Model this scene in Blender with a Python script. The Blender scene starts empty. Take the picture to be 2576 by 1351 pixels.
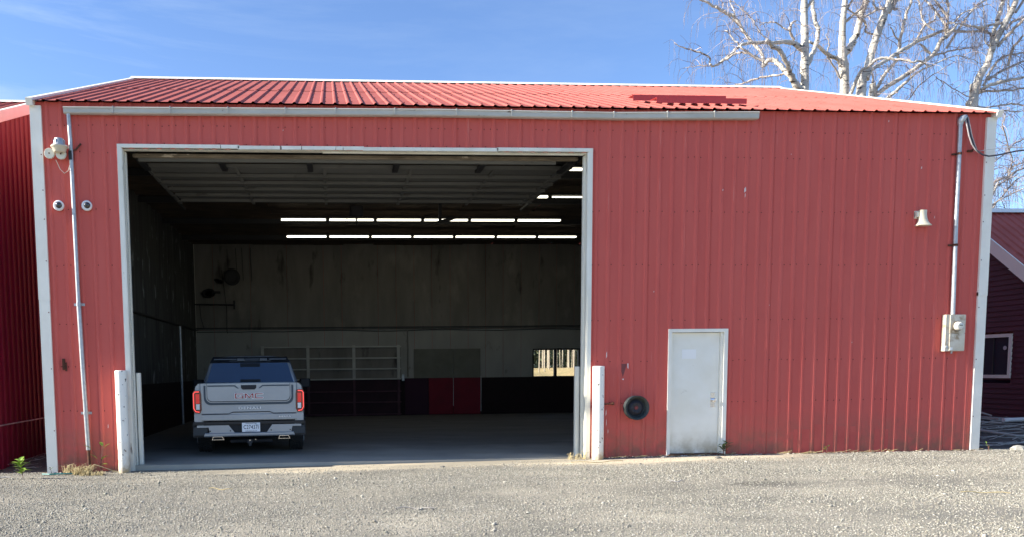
import bpy, math, random
import numpy as np
from mathutils import Vector, Matrix
random.seed(7)
rng = np.random.default_rng(11)
SC = bpy.context.scene
COL = SC.collection
SKY_S = .073; SUN_S = 3.8; EXPO = 1.74; SKY_TINT = (.76, .86, 1.06, 1); CLOUD = (3.6, 4.3, 5.0, 1)
G_A = (.31, .295, .24); G_B = (.225, .215, .172); NG = 300000

# ---------------------------------------------------------------- camera
cam_d = bpy.data.cameras.new("camera"); cam = bpy.data.objects.new("camera", cam_d); COL.objects.link(cam)
SC.camera = cam
_r = Vector((0.99729605, -0.07269679, -0.01075938)); _u = Vector((0.01696741, 0.08532631, 0.99620858)); _w = Vector((0.07150311, 0.99369744, -0.08632906))
cam.matrix_world = Matrix(((_r.x, _u.x, -_w.x, 4.65174), (_r.y, _u.y, -_w.y, -13.29423), (_r.z, _u.z, -_w.z, 1.51252), (0, 0, 0, 1)))
cam_d.sensor_width = 36.0; cam_d.sensor_fit = 'HORIZONTAL'
cam_d.lens = 2004.55 / 2576 * 36
cam_d.shift_x = (1288 - 986.337) / 2576
cam_d.shift_y = (1105.0 - 675.5) / 2576
cam_d.clip_start = 0.05; cam_d.clip_end = 3000

# ---------------------------------------------------------------- light
SUN_E = math.radians(26); SUN_A = math.radians(0.85)
world = bpy.data.worlds.new("World"); SC.world = world; world.use_nodes = True
nt = world.node_tree; nt.nodes.clear()
out = nt.nodes.new('ShaderNodeOutputWorld'); bg = nt.nodes.new('ShaderNodeBackground')
sky = nt.nodes.new('ShaderNodeTexSky'); sky.sky_type = 'NISHITA'; sky.sun_disc = False
sky.sun_elevation = SUN_E; sky.sun_rotation = math.radians(270) - SUN_A
sky.air_density = 1.0; sky.dust_density = 0.6; sky.ozone_density = 2.2; sky.altitude = 300
# thin cirrus, laid out on the direction of the sky
tc = nt.nodes.new('ShaderNodeTexCoord'); mp = nt.nodes.new('ShaderNodeMapping')
mp.inputs['Rotation'].default_value = (math.radians(8), math.radians(22), math.radians(-10)); mp.inputs['Scale'].default_value = (1.0, 1.5, 5)
nz = nt.nodes.new('ShaderNodeTexNoise'); nz.inputs['Scale'].default_value = 1.7; nz.inputs['Detail'].default_value = 9; nz.inputs['Roughness'].default_value = .62; nz.inputs['Distortion'].default_value = .6
rp = nt.nodes.new('ShaderNodeMapRange'); rp.inputs['From Min'].default_value = .46; rp.inputs['From Max'].default_value = .82; rp.inputs['To Max'].default_value = .75
mx = nt.nodes.new('ShaderNodeMix'); mx.data_type = 'RGBA'
tint = nt.nodes.new('ShaderNodeMix'); tint.data_type = 'RGBA'; tint.blend_type = 'MULTIPLY'; tint.inputs['Factor'].default_value = 1
tint.inputs['B'].default_value = SKY_TINT
nt.links.new(tc.outputs['Generated'], mp.inputs['Vector']); nt.links.new(mp.outputs[0], nz.inputs['Vector'])
sx = nt.nodes.new('ShaderNodeSeparateXYZ'); nt.links.new(tc.outputs['Generated'], sx.inputs[0])
mk = nt.nodes.new('ShaderNodeMapRange'); mk.inputs['From Min'].default_value = .15; mk.inputs['From Max'].default_value = -.42; mk.inputs['To Min'].default_value = .22; nt.links.new(sx.outputs['X'], mk.inputs['Value'])   # cirrus thickens towards the sun side
ml = nt.nodes.new('ShaderNodeMath'); ml.operation = 'MULTIPLY'
nt.links.new(nz.outputs['Fac'], rp.inputs['Value']); nt.links.new(rp.outputs[0], ml.inputs[0]); nt.links.new(mk.outputs[0], ml.inputs[1]); nt.links.new(ml.outputs[0], mx.inputs['Factor'])
nt.links.new(sky.outputs[0], tint.inputs['A']); nt.links.new(tint.outputs['Result'], mx.inputs['A'])
mx.inputs['B'].default_value = CLOUD
nt.links.new(mx.outputs['Result'], bg.inputs['Color']); bg.inputs['Strength'].default_value = SKY_S
nt.links.new(bg.outputs[0], out.inputs[0])
sd = bpy.data.lights.new("sun", 'SUN'); sun = bpy.data.objects.new("sun", sd); COL.objects.link(sun)
sd.energy = SUN_S; sd.angle = math.radians(0.5); sd.color = (1.0, .93, .82)
_s = Vector((-math.cos(SUN_E) * math.cos(SUN_A), -math.cos(SUN_E) * math.sin(SUN_A), math.sin(SUN_E)))
sun.rotation_euler = _s.to_track_quat('Z', 'Y').to_euler()
sun.location = (-20, -2, 12)
SC.view_settings.view_transform = 'Standard'; SC.view_settings.look = 'None'; SC.view_settings.gamma = 1
SC.view_settings.exposure = EXPO

# ---------------------------------------------------------------- helpers
MATS = {}
def mat(name, base, rough=.7, metal=0., b2=None, ns=3., mscale=(1, 1, 1), bump=0., bs=40., edge=(.35, .65), spots=None, sc=(.6, .12), coat=0., dirt=None, emit=None, em=0., detail=6., spec=.5, alpha=1.):
    """procedural paint: two-tone noise, optional hard-edged spots, dirt band low down, bump"""
    if name in MATS: return MATS[name]
    m = bpy.data.materials.new(name); m.use_nodes = True; N = m.node_tree.nodes; L = m.node_tree.links
    p = N['Principled BSDF']; p.inputs['Roughness'].default_value = rough; p.inputs['Metallic'].default_value = metal
    p.inputs['Coat Weight'].default_value = coat; p.inputs['Specular IOR Level'].default_value = spec
    p.inputs['Alpha'].default_value = alpha
    tc = N.new('ShaderNodeTexCoord'); mp = N.new('ShaderNodeMapping'); mp.inputs['Scale'].default_value = mscale
    L.new(tc.outputs['Object'], mp.inputs['Vector'])
    cur = None
    def rgb(c):
        n = N.new('ShaderNodeRGB'); n.outputs[0].default_value = (*c, 1); return n.outputs[0]
    def noise(scale, vec, det=detail, rg=.6):
        n = N.new('ShaderNodeTexNoise'); n.inputs['Scale'].default_value = scale; n.inputs['Detail'].default_value = det; n.inputs['Roughness'].default_value = rg
        L.new(vec, n.inputs['Vector']); return n.outputs['Fac']
    def rng_(v, a, b, c=0., d=1.):
        n = N.new('ShaderNodeMapRange'); n.inputs['From Min'].default_value = a; n.inputs['From Max'].default_value = b; n.inputs['To Min'].default_value = c; n.inputs['To Max'].default_value = d
        L.new(v, n.inputs['Value']); return n.outputs[0]
    def mix(f, a, b):
        n = N.new('ShaderNodeMix'); n.data_type = 'RGBA'; L.new(f, n.inputs['Factor']); L.new(a, n.inputs['A']); L.new(b, n.inputs['B']); return n.outputs['Result']
    cur = rgb(base)
    if b2: cur = mix(rng_(noise(ns, mp.outputs[0]), edge[0], edge[1]), cur, rgb(b2))
    if spots:   # (colour, scale, threshold, softness, mapping scale)
        for (c, s, th, so, ms) in spots:
            m2 = N.new('ShaderNodeMapping'); m2.inputs['Scale'].default_value = ms; m2.inputs['Location'].default_value = (s, s * 2, 3); L.new(tc.outputs['Object'], m2.inputs['Vector'])
            cur = mix(rng_(noise(s, m2.outputs[0], 4), th, th + so), cur, rgb(c))
    if dirt:    # (colour, z0, z1) soil splash fading out between z0 and z1
        sp = N.new('ShaderNodeSeparateXYZ'); L.new(tc.outputs['Object'], sp.inputs[0])
        h = rng_(sp.outputs['Z'], dirt[1], dirt[2], 1., 0.)
        f = N.new('ShaderNodeMath'); f.operation = 'MULTIPLY'; L.new(h, f.inputs[0]); L.new(rng_(noise(5, tc.outputs['Object']), .3, .62), f.inputs[1])
        cur = mix(f.outputs[0], cur, rgb(dirt[0]))
    L.new(cur, p.inputs['Base Color'])
    if bump:
        b = N.new('ShaderNodeBump'); b.inputs['Strength'].default_value = bump; b.inputs['Distance'].default_value = .01
        L.new(noise(bs, mp.outputs[0], 5), b.inputs['Height']); L.new(b.outputs[0], p.inputs['Normal'])
    if emit:
        p.inputs['Emission Color'].default_value = (*emit, 1); p.inputs['Emission Strength'].default_value = em
    MATS[name] = m; return m

def tag(o, label=None, cat=None, group=None, kind=None):
    if label: o['label'] = label
    if cat: o['category'] = cat
    if group: o['group'] = group
    if kind: o['kind'] = kind
    return o
def wloc(o):
    v = Vector((0, 0, 0))
    while o is not None: v += Vector(o.location); o = o.parent
    return v
def thing(name, label, cat, loc=(0, 0, 0), group=None, rz=0):
    o = bpy.data.objects.new(name, None); COL.objects.link(o); o.location = loc; o.rotation_euler = (0, 0, rz)
    o.empty_display_size = .3
    return tag(o, label, cat, group)

class MB:
    """collects faces in world coordinates; build() links ONE mesh object (local=True: coordinates are already the parent's)"""
    def __init__(s): s.v = []; s.f = []; s.m = []
    def add(s, vs, fs, m=0):
        o = len(s.v); s.v += [tuple(q) for q in vs]; s.f += [tuple(i + o for i in f) for f in fs]; s.m += [m] * len(fs); return s
    def box(s, a, b, m=0, c=0.):
        x0, x1 = sorted((a[0], b[0])); y0, y1 = sorted((a[1], b[1])); z0, z1 = sorted((a[2], b[2]))
        if c <= 0:
            return s.add([(x0, y0, z0), (x1, y0, z0), (x1, y1, z0), (x0, y1, z0), (x0, y0, z1), (x1, y0, z1), (x1, y1, z1), (x0, y1, z1)],
                         [(0, 3, 2, 1), (4, 5, 6, 7), (0, 1, 5, 4), (1, 2, 6, 5), (2, 3, 7, 6), (3, 0, 4, 7)], m)
        # chamfered box: octagonal section along z, inset ends
        c = min(c, (x1 - x0) / 2.01, (y1 - y0) / 2.01, (z1 - z0) / 2.01)
        def ring(z, k): return [(x0 + c + k, y0 + k, z), (x1 - c - k, y0 + k, z), (x1 - k, y0 + c + k, z), (x1 - k, y1 - c - k, z), (x1 - c - k, y1 - k, z), (x0 + c + k, y1 - k, z), (x0 + k, y1 - c - k, z), (x0 + k, y0 + c + k, z)]
        h = c * .5
        return s.loft([ring(z0, h), ring(z0 + h, 0), ring(z1 - h, 0), ring(z1, h)], m)
    def quad(s, a, b, c, d, m=0): return s.add([a, b, c, d], [(0, 1, 2, 3)], m)
    def loft(s, rings, m=0, cap=True, closed=True):
        n = len(rings[0]); vs = [p for r in rings for p in r]; fs = []
        for i in range(len(rings) - 1):
            for j in range(n if closed else n - 1):
                k = (j + 1) % n; fs.append((i * n + j, i * n + k, (i + 1) * n + k, (i + 1) * n + j))
        if cap and closed: fs.append(tuple(range(n - 1, -1, -1))); fs.append(tuple((len(rings) - 1) * n + j for j in range(n)))
        return s.add(vs, fs, m)
    def tube(s, pts, r, n=8, m=0, cap=True):
        pts = [Vector(p) for p in pts]; rs = r if hasattr(r, '__len__') else [r] * len(pts)
        rings = []; t0 = (pts[1] - pts[0]).normalized()
        u = t0.orthogonal().normalized()
        for i, p in enumerate(pts):
            t = (pts[min(i + 1, len(pts) - 1)] - pts[max(i - 1, 0)]).normalized()
            u = (u - t * u.dot(t)); u = u.normalized() if u.length > 1e-6 else t.orthogonal().normalized()
            w = t.cross(u)
            rings.append([p + (u * math.cos(2 * math.pi * k / n) + w * math.sin(2 * math.pi * k / n)) * rs[i] for k in range(n)])
        return s.loft(rings, m, cap)
    def lathe(s, c, axis, prof, n=24, m=0, cap=True):
        """prof: (distance along axis, radius)"""
        c = Vector(c); a = Vector(axis).normalized(); u = a.orthogonal().normalized(); w = a.cross(u)
        return s.loft([[c + a * d + (u * math.cos(2 * math.pi * k / n) + w * math.sin(2 * math.pi * k / n)) * max(r, 1e-4) for k in range(n)] for d, r in prof], m, cap)
    def prism(s, poly, y0, y1, m=0):
        """poly of (x,z), extruded from y0 to y1"""
        return s.loft([[(x, y0, z) for x, z in poly], [(x, y1, z) for x, z in poly]], m)
    def build(s, name, mats, parent=None, local=False, smooth=False, kind=None):
        me = bpy.data.meshes.new(name); off = Vector((0, 0, 0)) if (local or parent is None) else wloc(parent)
        me.from_pydata([(x - off.x, y - off.y, z - off.z) for x, y, z in s.v], [], s.f)
        if not isinstance(mats, (list, tuple)): mats = [mats]
        for q in mats: me.materials.append(q)
        if len(mats) > 1: me.polygons.foreach_set('material_index', s.m)
        if smooth:
            me.polygons.foreach_set('use_smooth', [True] * len(me.polygons))
            try: me.set_sharp_from_angle(angle=math.radians(38))
            except Exception: pass
        import bmesh
        bm = bmesh.new(); bm.from_mesh(me); bmesh.ops.recalc_face_normals(bm, faces=bm.faces[:]) if len(me.polygons) < 60000 else None; bm.to_mesh(me); bm.free()
        o = bpy.data.objects.new(name, me); COL.objects.link(o)
        if parent is not None: o.parent = parent
        if kind: o['kind'] = kind
        return o

def text_obj(body, name, m, parent, loc, size, extrude=.003, sx=1., rot=(math.pi / 2, 0, 0), offset=0., spacing=1.):
    """raised lettering facing -y, centred on loc (parent's coordinates)"""
    c = bpy.data.curves.new(name, 'FONT'); c.body = body; c.size = size; c.extrude = extrude; c.align_x = 'CENTER'; c.align_y = 'CENTER'; c.offset = offset; c.space_character = spacing; c.resolution_u = 4
    t = bpy.data.objects.new(name, c); COL.objects.link(t); bpy.context.view_layer.update()
    me = bpy.data.meshes.new_from_object(t.evaluated_get(bpy.context.evaluated_depsgraph_get()))
    bpy.data.objects.remove(t); bpy.data.curves.remove(c)
    M = Matrix.Translation(loc) @ Matrix.Rotation(rot[0], 4, 'X') @ Matrix.Diagonal((sx, 1, 1, 1))
    me.transform(M); me.materials.clear(); me.materials.append(m)
    o = bpy.data.objects.new(name, me); COL.objects.link(o); o.parent = parent
    return o

# ---------------------------------------------------------------- materials
RED = (.585, .112, .092)
M_wall = mat('red_siding_paint', RED, .55, b2=(.62, .132, .108), spec=.12, ns=1.6, mscale=(2.2, 2.2, .35), edge=(.3, .7),
             spots=[((.55, .105, .09), 1.3, .62, .2, (1.5, 1.5, .3)), ((.68, .24, .2), 9., .66, .1, (3, 3, .12)), ((.62, .5, .45), 16., .80, .02, (1.2, 1.2, .5))], dirt=((.24, .13, .09), -.15, .75), bump=.05, bs=3)
M_roof = mat('red_roof_paint', (.35, .092, .074), .75, b2=(.40, .118, .098), spec=.12, ns=2, mscale=(1, .4, 1), edge=(.3, .7), bump=.06, bs=5, spots=[((.28, .068, .052), 3., .62, .1, (1, .3, 1))])
M_screw = mat('rusty_screw', (.14, .03, .026), .9, spec=.1)
M_white = mat('white_trim_paint', (.88, .86, .76), .45, b2=(.82, .79, .69), spec=.3, ns=2.5, spots=[((.30, .22, .15), 14., .76, .04, (1, 1, .4))])
M_jamb = mat('weathered_white_paint', (.88, .86, .76), .55, b2=(.74, .72, .61), ns=4, mscale=(1, 1, .2), spots=[((.12, .08, .05), 9., .68, .03, (2, 2, .15))])
M_zinc = mat('galvanised_steel', (.50, .52, .53), .42, .55, b2=(.38, .40, .41), ns=14, spots=[((.28, .15, .08), 6, .72, .05, (1, 1, .5))])
M_gutter = mat('grey_gutter_paint', (.54, .53, .48), .5, b2=(.45, .44, .39), ns=5, mscale=(.3, 1, 1), spots=[((.2, .16, .12), 12, .68, .05, (.5, 1, 1))])
M_rust = mat('rust', (.14, .05, .025), .9, b2=(.07, .03, .02), ns=20)
M_door = mat('dirty_white_door_paint', (.92, .90, .80), .55, spec=.3, b2=(.86, .83, .71), ns=2.2, dirt=((.36, .29, .16), -.05, .42), spots=[((.62, .59, .47), 4., .64, .12, (1, 1, 1)), ((.2, .18, .15), 22., .78, .02, (1, 1, 1))])
M_boll = mat('chipped_white_paint', (.90, .89, .82), .5, b2=(.86, .84, .76), ns=4, spots=[((.06, .04, .03), 14., .655, .01, (1, 1, .7)), ((.07, .05, .035), 6., .69, .01, (1, 1, .5))], dirt=((.42, .30, .15), .02, .55), bump=.1, bs=20)
M_cream = mat('cream_enamel', (.72, .66, .50), .4, b2=(.62, .56, .42), ns=8)
M_ivory = mat('ivory_plastic', (.72, .70, .58), .45, b2=(.66, .64, .52), ns=6)
M_plast = mat('white_plastic', (.82, .82, .80), .35)
M_black = mat('black_plastic', (.012, .012, .014), .45)
M_blackg = mat('black_gloss', (.01, .01, .012), .08)
M_glassk = mat('smoked_dome', (.02, .02, .02), .12, coat=1.)
M_chrome = mat('chrome', (.8, .8, .82), .12, 1.)
M_metbox = mat('weathered_beige_box', (.66, .62, .52), .5, b2=(.56, .50, .38), ns=5, spots=[((.34, .25, .15), 5., .54, .12, (1, 1, 1))])
# inside of the barn
M_ply = mat('dusty_grey_green_board', (.26, .245, .215), .9, b2=(.16, .15, .132), ns=1.2, mscale=(1.6, 1, .35), edge=(.25, .7), spots=[((.07, .065, .055), 1.6, .60, .10, (1.2, 1, .35)), ((.34, .32, .27), 1.0, .58, .2, (1, 1, .5))])
M_ply2 = mat('pale_dusty_board', (.40, .395, .36), .9, b2=(.30, .30, .27), ns=1.2, mscale=(1.2, 1, .5), edge=(.25, .7), spots=[((.14, .14, .12), 2.2, .64, .12, (1.2, 1, .6))])
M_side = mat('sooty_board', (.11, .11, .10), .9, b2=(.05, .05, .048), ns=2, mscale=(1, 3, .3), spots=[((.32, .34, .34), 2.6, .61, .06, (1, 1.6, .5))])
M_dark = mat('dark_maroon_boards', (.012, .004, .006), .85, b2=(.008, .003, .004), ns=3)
M_red_in = mat('red_door_skin', (.20, .006, .022), .8, b2=(.15, .005, .018), ns=2)
M_ceil = mat('brown_paper_insulation', (.09, .062, .04), .9, b2=(.04, .03, .02), ns=3, mscale=(.5, 2, 1))
M_steel_d = mat('dark_steel', (.02, .02, .022), .6)
M_ohd = mat('grey_door_section_paint', (.17, .17, .16), .7, b2=(.125, .125, .115), ns=1.5, mscale=(.3, 1, 1), spots=[((.07, .065, .055), 2.4, .62, .1, (.6, 1.5, 1))])
M_edge = mat('worn_door_edge', (.30, .25, .18), .8, b2=(.16, .125, .085), ns=7, mscale=(.4, 1, 1), spots=[((.6, .52, .40), 10, .64, .03, (.35, 1, 1))])
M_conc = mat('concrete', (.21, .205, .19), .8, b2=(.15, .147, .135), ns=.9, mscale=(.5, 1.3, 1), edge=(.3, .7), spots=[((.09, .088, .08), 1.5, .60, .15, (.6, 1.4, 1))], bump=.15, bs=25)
# interior light falloff put into the colour: pale at the threshold, darker deeper in
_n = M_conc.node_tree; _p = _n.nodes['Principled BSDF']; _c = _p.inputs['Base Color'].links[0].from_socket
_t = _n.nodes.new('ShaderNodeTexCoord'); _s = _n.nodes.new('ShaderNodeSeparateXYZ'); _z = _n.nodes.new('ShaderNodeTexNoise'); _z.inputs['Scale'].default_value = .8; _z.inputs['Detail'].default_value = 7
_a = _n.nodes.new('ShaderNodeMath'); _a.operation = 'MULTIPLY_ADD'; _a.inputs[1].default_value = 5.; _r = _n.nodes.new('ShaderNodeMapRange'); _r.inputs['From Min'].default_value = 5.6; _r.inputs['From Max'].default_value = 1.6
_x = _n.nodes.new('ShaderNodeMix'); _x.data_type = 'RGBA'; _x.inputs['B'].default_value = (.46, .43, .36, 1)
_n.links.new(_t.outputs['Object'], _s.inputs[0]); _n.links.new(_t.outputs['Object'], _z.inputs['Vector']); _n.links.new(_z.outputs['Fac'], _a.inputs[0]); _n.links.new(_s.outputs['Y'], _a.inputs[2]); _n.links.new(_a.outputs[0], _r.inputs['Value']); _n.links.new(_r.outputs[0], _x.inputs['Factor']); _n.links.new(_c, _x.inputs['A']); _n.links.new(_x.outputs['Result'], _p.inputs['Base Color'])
M_tube = mat('lit_fluorescent_tube', (.9, .9, .85), .4, emit=(1., .93, .74), em=1.3)
M_glass = mat('window_glass', (.05, .06, .07), .05, coat=1.)
M_maroon = mat('maroon_siding_paint', (.085, .012, .028), .6, b2=(.065, .010, .022), ns=2, bump=.05, bs=8)
M_maroonL = mat('deep_red_siding_paint', (.15, .002, .022), .5, b2=(.19, .004, .03), ns=1.5, mscale=(1, 2, .3))

# ---------------------------------------------------------------- ground
W, D, H, RZ, SL = 16.0, 13.8, 5.80, 8.505, .3955
RP = .2159
def sstep(t):
    t = np.clip(t, 0, 1); return t * t * (3 - 2 * t)
def gh(x, y):
    x = np.asarray(x, float); y = np.asarray(y, float)
    base = -.095 + .095 * np.clip(x / 11, 0, 1)
    side = .30 * sstep((y - .2) / 3.2) * sstep((x - 16.05) / 2.0)
    gap = .06 * sstep((y - .3) / 1.5) * (x < .0)
    inb = (x > .1) & (x < 15.9) & (y > .06) & (y < 13.7)
    bank = 1.28 * sstep((y - 24) / 6) * sstep((x + 5) / 8)
    und = .012 * np.sin(x * 1.3 + y * .9) * np.sin(y * 1.9 - x * .4) * (y < -.4) + .02 * np.exp(-((y + .95 + .15 * np.sin(x * .6)) / .22) ** 2) * (.5 + .5 * np.sin(x * .35 + 1))
    return np.where(inb, -.25, base + side + gap + bank + und)
def axis(lo, hi, fine0, fine1, st):
    a = list(np.arange(fine0, fine1 + 1e-6, st)); d = st; v = fine1
    while v < hi: d *= 1.45; v += d; a.append(v)
    d = st; v = fine0; b = []
    while v > lo: d *= 1.45; v -= d; b.append(v)
    return np.array(b[::-1] + a)
gx = axis(-900, 900, -8, 26, .2); gy = axis(-60, 900, -9, 34, .2)
GX, GY = np.meshgrid(gx, gy); GZ = gh(GX, GY)
nx, ny = len(gx), len(gy)
gme = bpy.data.meshes.new('gravel_ground')
idx = np.arange(nx * ny).reshape(ny, nx)
gf = np.stack([idx[:-1, :-1], idx[:-1, 1:], idx[1:, 1:], idx[1:, :-1]], -1).reshape(-1, 4)
gme.from_pydata(np.stack([GX, GY, GZ], -1).reshape(-1, 3).tolist(), [], gf.tolist())
gme.polygons.foreach_set('use_smooth', [True] * len(gme.polygons))
# ground material: grey gravel, pale packed soil along the wall, dark litter at the sides, straw-coloured bank behind
m = bpy.data.materials.new('gravel_and_soil'); m.use_nodes = True; N = m.node_tree.nodes; L = m.node_tree.links
p = N['Principled BSDF']; p.inputs['Roughness'].default_value = .95
tc = N.new('ShaderNodeTexCoord'); sp = N.new('ShaderNodeSeparateXYZ'); L.new(tc.outputs['Object'], sp.inputs[0])
def nnoise(s, det=6, rg=.6, v=None):
    n = N.new('ShaderNodeTexNoise'); n.inputs['Scale'].default_value = s; n.inputs['Detail'].default_value = det; n.inputs['Roughness'].default_value = rg; L.new(v or tc.outputs['Object'], n.inputs['Vector']); return n.outputs['Fac']
def nmap(v, a, b, c=0., d=1.):
    n = N.new('ShaderNodeMapRange'); n.inputs['From Min'].default_value = a; n.inputs['From Max'].default_value = b; n.inputs['To Min'].default_value = c; n.inputs['To Max'].default_value = d; L.new(v, n.inputs['Value']); return n.outputs[0]
def nmix(f, a, b):
    n = N.new('ShaderNodeMix'); n.data_type = 'RGBA'
    for k, q in (('Factor', f), ('A', a), ('B', b)):
        if isinstance(q, tuple): n.inputs[k].default_value = (*q, 1)
        else: L.new(q, n.inputs[k])
    return n.outputs['Result']
def nmath(op, a, b=0.):
    n = N.new('ShaderNodeMath'); n.operation = op
    for i, q in enumerate((a, b)):
        if isinstance(q, (int, float)): n.inputs[i].default_value = q
        else: L.new(q, n.inputs[i])
    return n.outputs[0]
vo = N.new('ShaderNodeTexVoronoi'); vo.inputs['Scale'].default_value = 75; L.new(tc.outputs['Object'], vo.inputs['Vector'])
col = nmix(nmap(nnoise(60, 3), .35, .65), G_A, G_B)
col = nmix(nmap(vo.outputs['Distance'], .2, .75), col, (.15, .14, .115))
col = nmix(nmap(nnoise(.7, 5), .35, .7), col, nmix(nmap(nnoise(80, 3), .4, .6), G_B, (.58, .52, .41)))
# pale soil strip
yw = nmath('ADD', sp.outputs['Y'], nmath('MULTIPLY', nnoise(1.3, 5), .9))
soil = nmath('MULTIPLY', nmap(yw, -.62, -.30), nmath('MULTIPLY', nmap(sp.outputs['X'], 2.2, 4.0), nmap(sp.outputs['X'], 11.8, 13.2, 1, 0)))
col = nmix(soil, col, nmix(nmap(nnoise(9, 6), .35, .65), (.62, .53, .38), (.52, .44, .31)))
stain = N.new('ShaderNodeTexGradient'); stain.gradient_type = 'SPHERICAL'; smp = N.new('ShaderNodeMapping'); smp.vector_type = 'TEXTURE'; smp.inputs['Location'].default_value = (10.3, -3.36, 0); smp.inputs['Scale'].default_value = (.65, .3, 1)
L.new(tc.outputs['Object'], smp.inputs['Vector']); L.new(smp.outputs[0], stain.inputs['Vector']); col = nmix(nmath('MULTIPLY', nmap(stain.outputs['Fac'], 0, .5), .8), col, (.07, .065, .05))
tmp_ = N.new('ShaderNodeMapping'); tmp_.inputs['Scale'].default_value = (.22, 1.3, 1); tmp_.inputs['Rotation'].default_value = (0, 0, .06); L.new(tc.outputs['Object'], tmp_.inputs['Vector'])
tr_ = nmath('MULTIPLY', nmap(nnoise(.9, 5, v=tmp_.outputs[0]), .46, .60), .6); col = nmix(tr_, col, (.19, .18, .15))
litter = nmath('MAXIMUM', nmath('MULTIPLY', nmap(sp.outputs['X'], 15.95, 16.1), nmap(yw, .30, .62)), nmath('MULTIPLY', nmap(sp.outputs['X'], .05, -.05), nmap(yw, .28, .60)))
col = nmix(litter, col, nmix(nmap(nnoise(14, 6), .35, .65), (.07, .06, .05), (.14, .12, .10)))
col = nmix(nmap(sp.outputs['Y'], 22, 24), col, nmix(nmap(nnoise(2, 6), .35, .65), (.50, .36, .18), (.38, .30, .14)))
L.new(col, p.inputs['Base Color'])
b = N.new('ShaderNodeBump'); b.inputs['Strength'].default_value = .9; b.inputs['Distance'].default_value = .012
bh = nmath('ADD', nmath('MULTIPLY', vo.outputs['Distance'], -1.), nmath('MULTIPLY', nnoise(28, 4), .8)); L.new(nmath('MULTIPLY', bh, nmap(soil, 0, 1, 1., .25)), b.inputs['Height']); L.new(b.outputs[0], p.inputs['Normal'])
gme.materials.append(m)
ground = bpy.data.objects.new('gravel_ground', gme); COL.objects.link(ground); ground['kind'] = 'structure'

# loose gravel: angular stones, more where the yard is rough, few on the packed soil
def gravel(n, seed, x0, x1, y0, y1, s0, s1, name, cols):
    r = np.random.default_rng(seed)
    x = r.uniform(x0, x1, n * 2); y = y1 - (y1 - y0) * r.uniform(0, 1, n * 2) ** 1.0
    keep = (y < -.25 - .12 * np.sin(x * 2.1) ) | (x > 16.1) | (x < -.1)
    keep &= ~((x > 2.5) & (x < 12.5) & (y > -.75 + .2 * np.sin(x * 1.7 + 1)) & (r.uniform(0, 1, n * 2) > .12))
    fx = np.sin(x * .35 + 2 * np.sin(y * 1.1)) * .5 + np.sin(y * 2.6 + x * .12) * .8; keep &= (r.uniform(-1.0, 1.0, n * 2) < .55 + .75 * fx)
    keep &= (y < .1)
    x = x[keep][:n]; y = y[keep][:n]; n = len(x)
    z = gh(x, y)
    s = np.exp(r.uniform(np.log(s0), np.log(s1), n)) / 2
    base = np.array([[1, 0, 0], [0, 1, 0], [-1, 0, 0], [0, -1, 0], [0, 0, 1], [0, 0, -1.]])
    F = np.array([[0, 1, 4], [1, 2, 4], [2, 3, 4], [3, 0, 4], [1, 0, 5], [2, 1, 5], [3, 2, 5], [0, 3, 5]])
    V = base[None] * (1 + r.uniform(-.35, .35, (n, 6, 3))) + r.uniform(-.25, .25, (n, 6, 3))
    V[:, :, 2] *= r.uniform(.45, .8, n)[:, None]
    a = r.uniform(0, 2 * np.pi, n); ca, sa = np.cos(a), np.sin(a)
    X = V[:, :, 0] * ca[:, None] - V[:, :, 1] * sa[:, None]; Y = V[:, :, 0] * sa[:, None] + V[:, :, 1] * ca[:, None]
    t = r.uniform(-.5, .5, n); Z = V[:, :, 2] + X * t[:, None]
    P = np.stack([X * s[:, None] + x[:, None], Y * s[:, None] + y[:, None], Z * s[:, None] + (z + s * .25)[:, None]], -1).reshape(-1, 3)
    FF = (F[None] + (np.arange(n) * 6)[:, None, None]).reshape(-1, 3)
    me = bpy.data.meshes.new(name); me.vertices.add(len(P)); me.vertices.foreach_set('co', P.ravel().astype(np.float32))
    me.loops.add(FF.size); me.loops.foreach_set('vertex_index', FF.ravel().astype(np.int32))
    me.polygons.add(len(FF)); me.polygons.foreach_set('loop_start', (np.arange(len(FF)) * 3).astype(np.int32))
    me.polygons.foreach_set('material_index', np.repeat(r.integers(0, len(cols), n), 8).astype(np.int32))
    for c in cols: me.materials.append(c)
    me.update(calc_edges=True)
    o = bpy.data.objects.new(name, me); COL.objects.link(o); return o
GM = [mat('gravel_%s' % k, c, .85) for k, c in (('grey', (.29, .275, .23)), ('pale', (.37, .35, .295)), ('tan', (.32, .29, .23)), ('dark', (.15, .145, .125)), ('olive', (.265, .26, .205)), ('bone', (.46, .44, .375)))]
g1 = gravel(NG, 3, -6, 22, -7.6, .1, .009, .024, 'gravel_stones', GM)
g2 = gravel(700, 5, -4, 20, -7.4, -.3, .028, .06, 'scattered_stones', GM)
tag(g2, 'larger stones strewn over the gravel yard', 'stones', kind='stuff')
tag(g1, 'loose crushed gravel covering the yard in front of the barn', 'gravel', kind='stuff')

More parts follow.
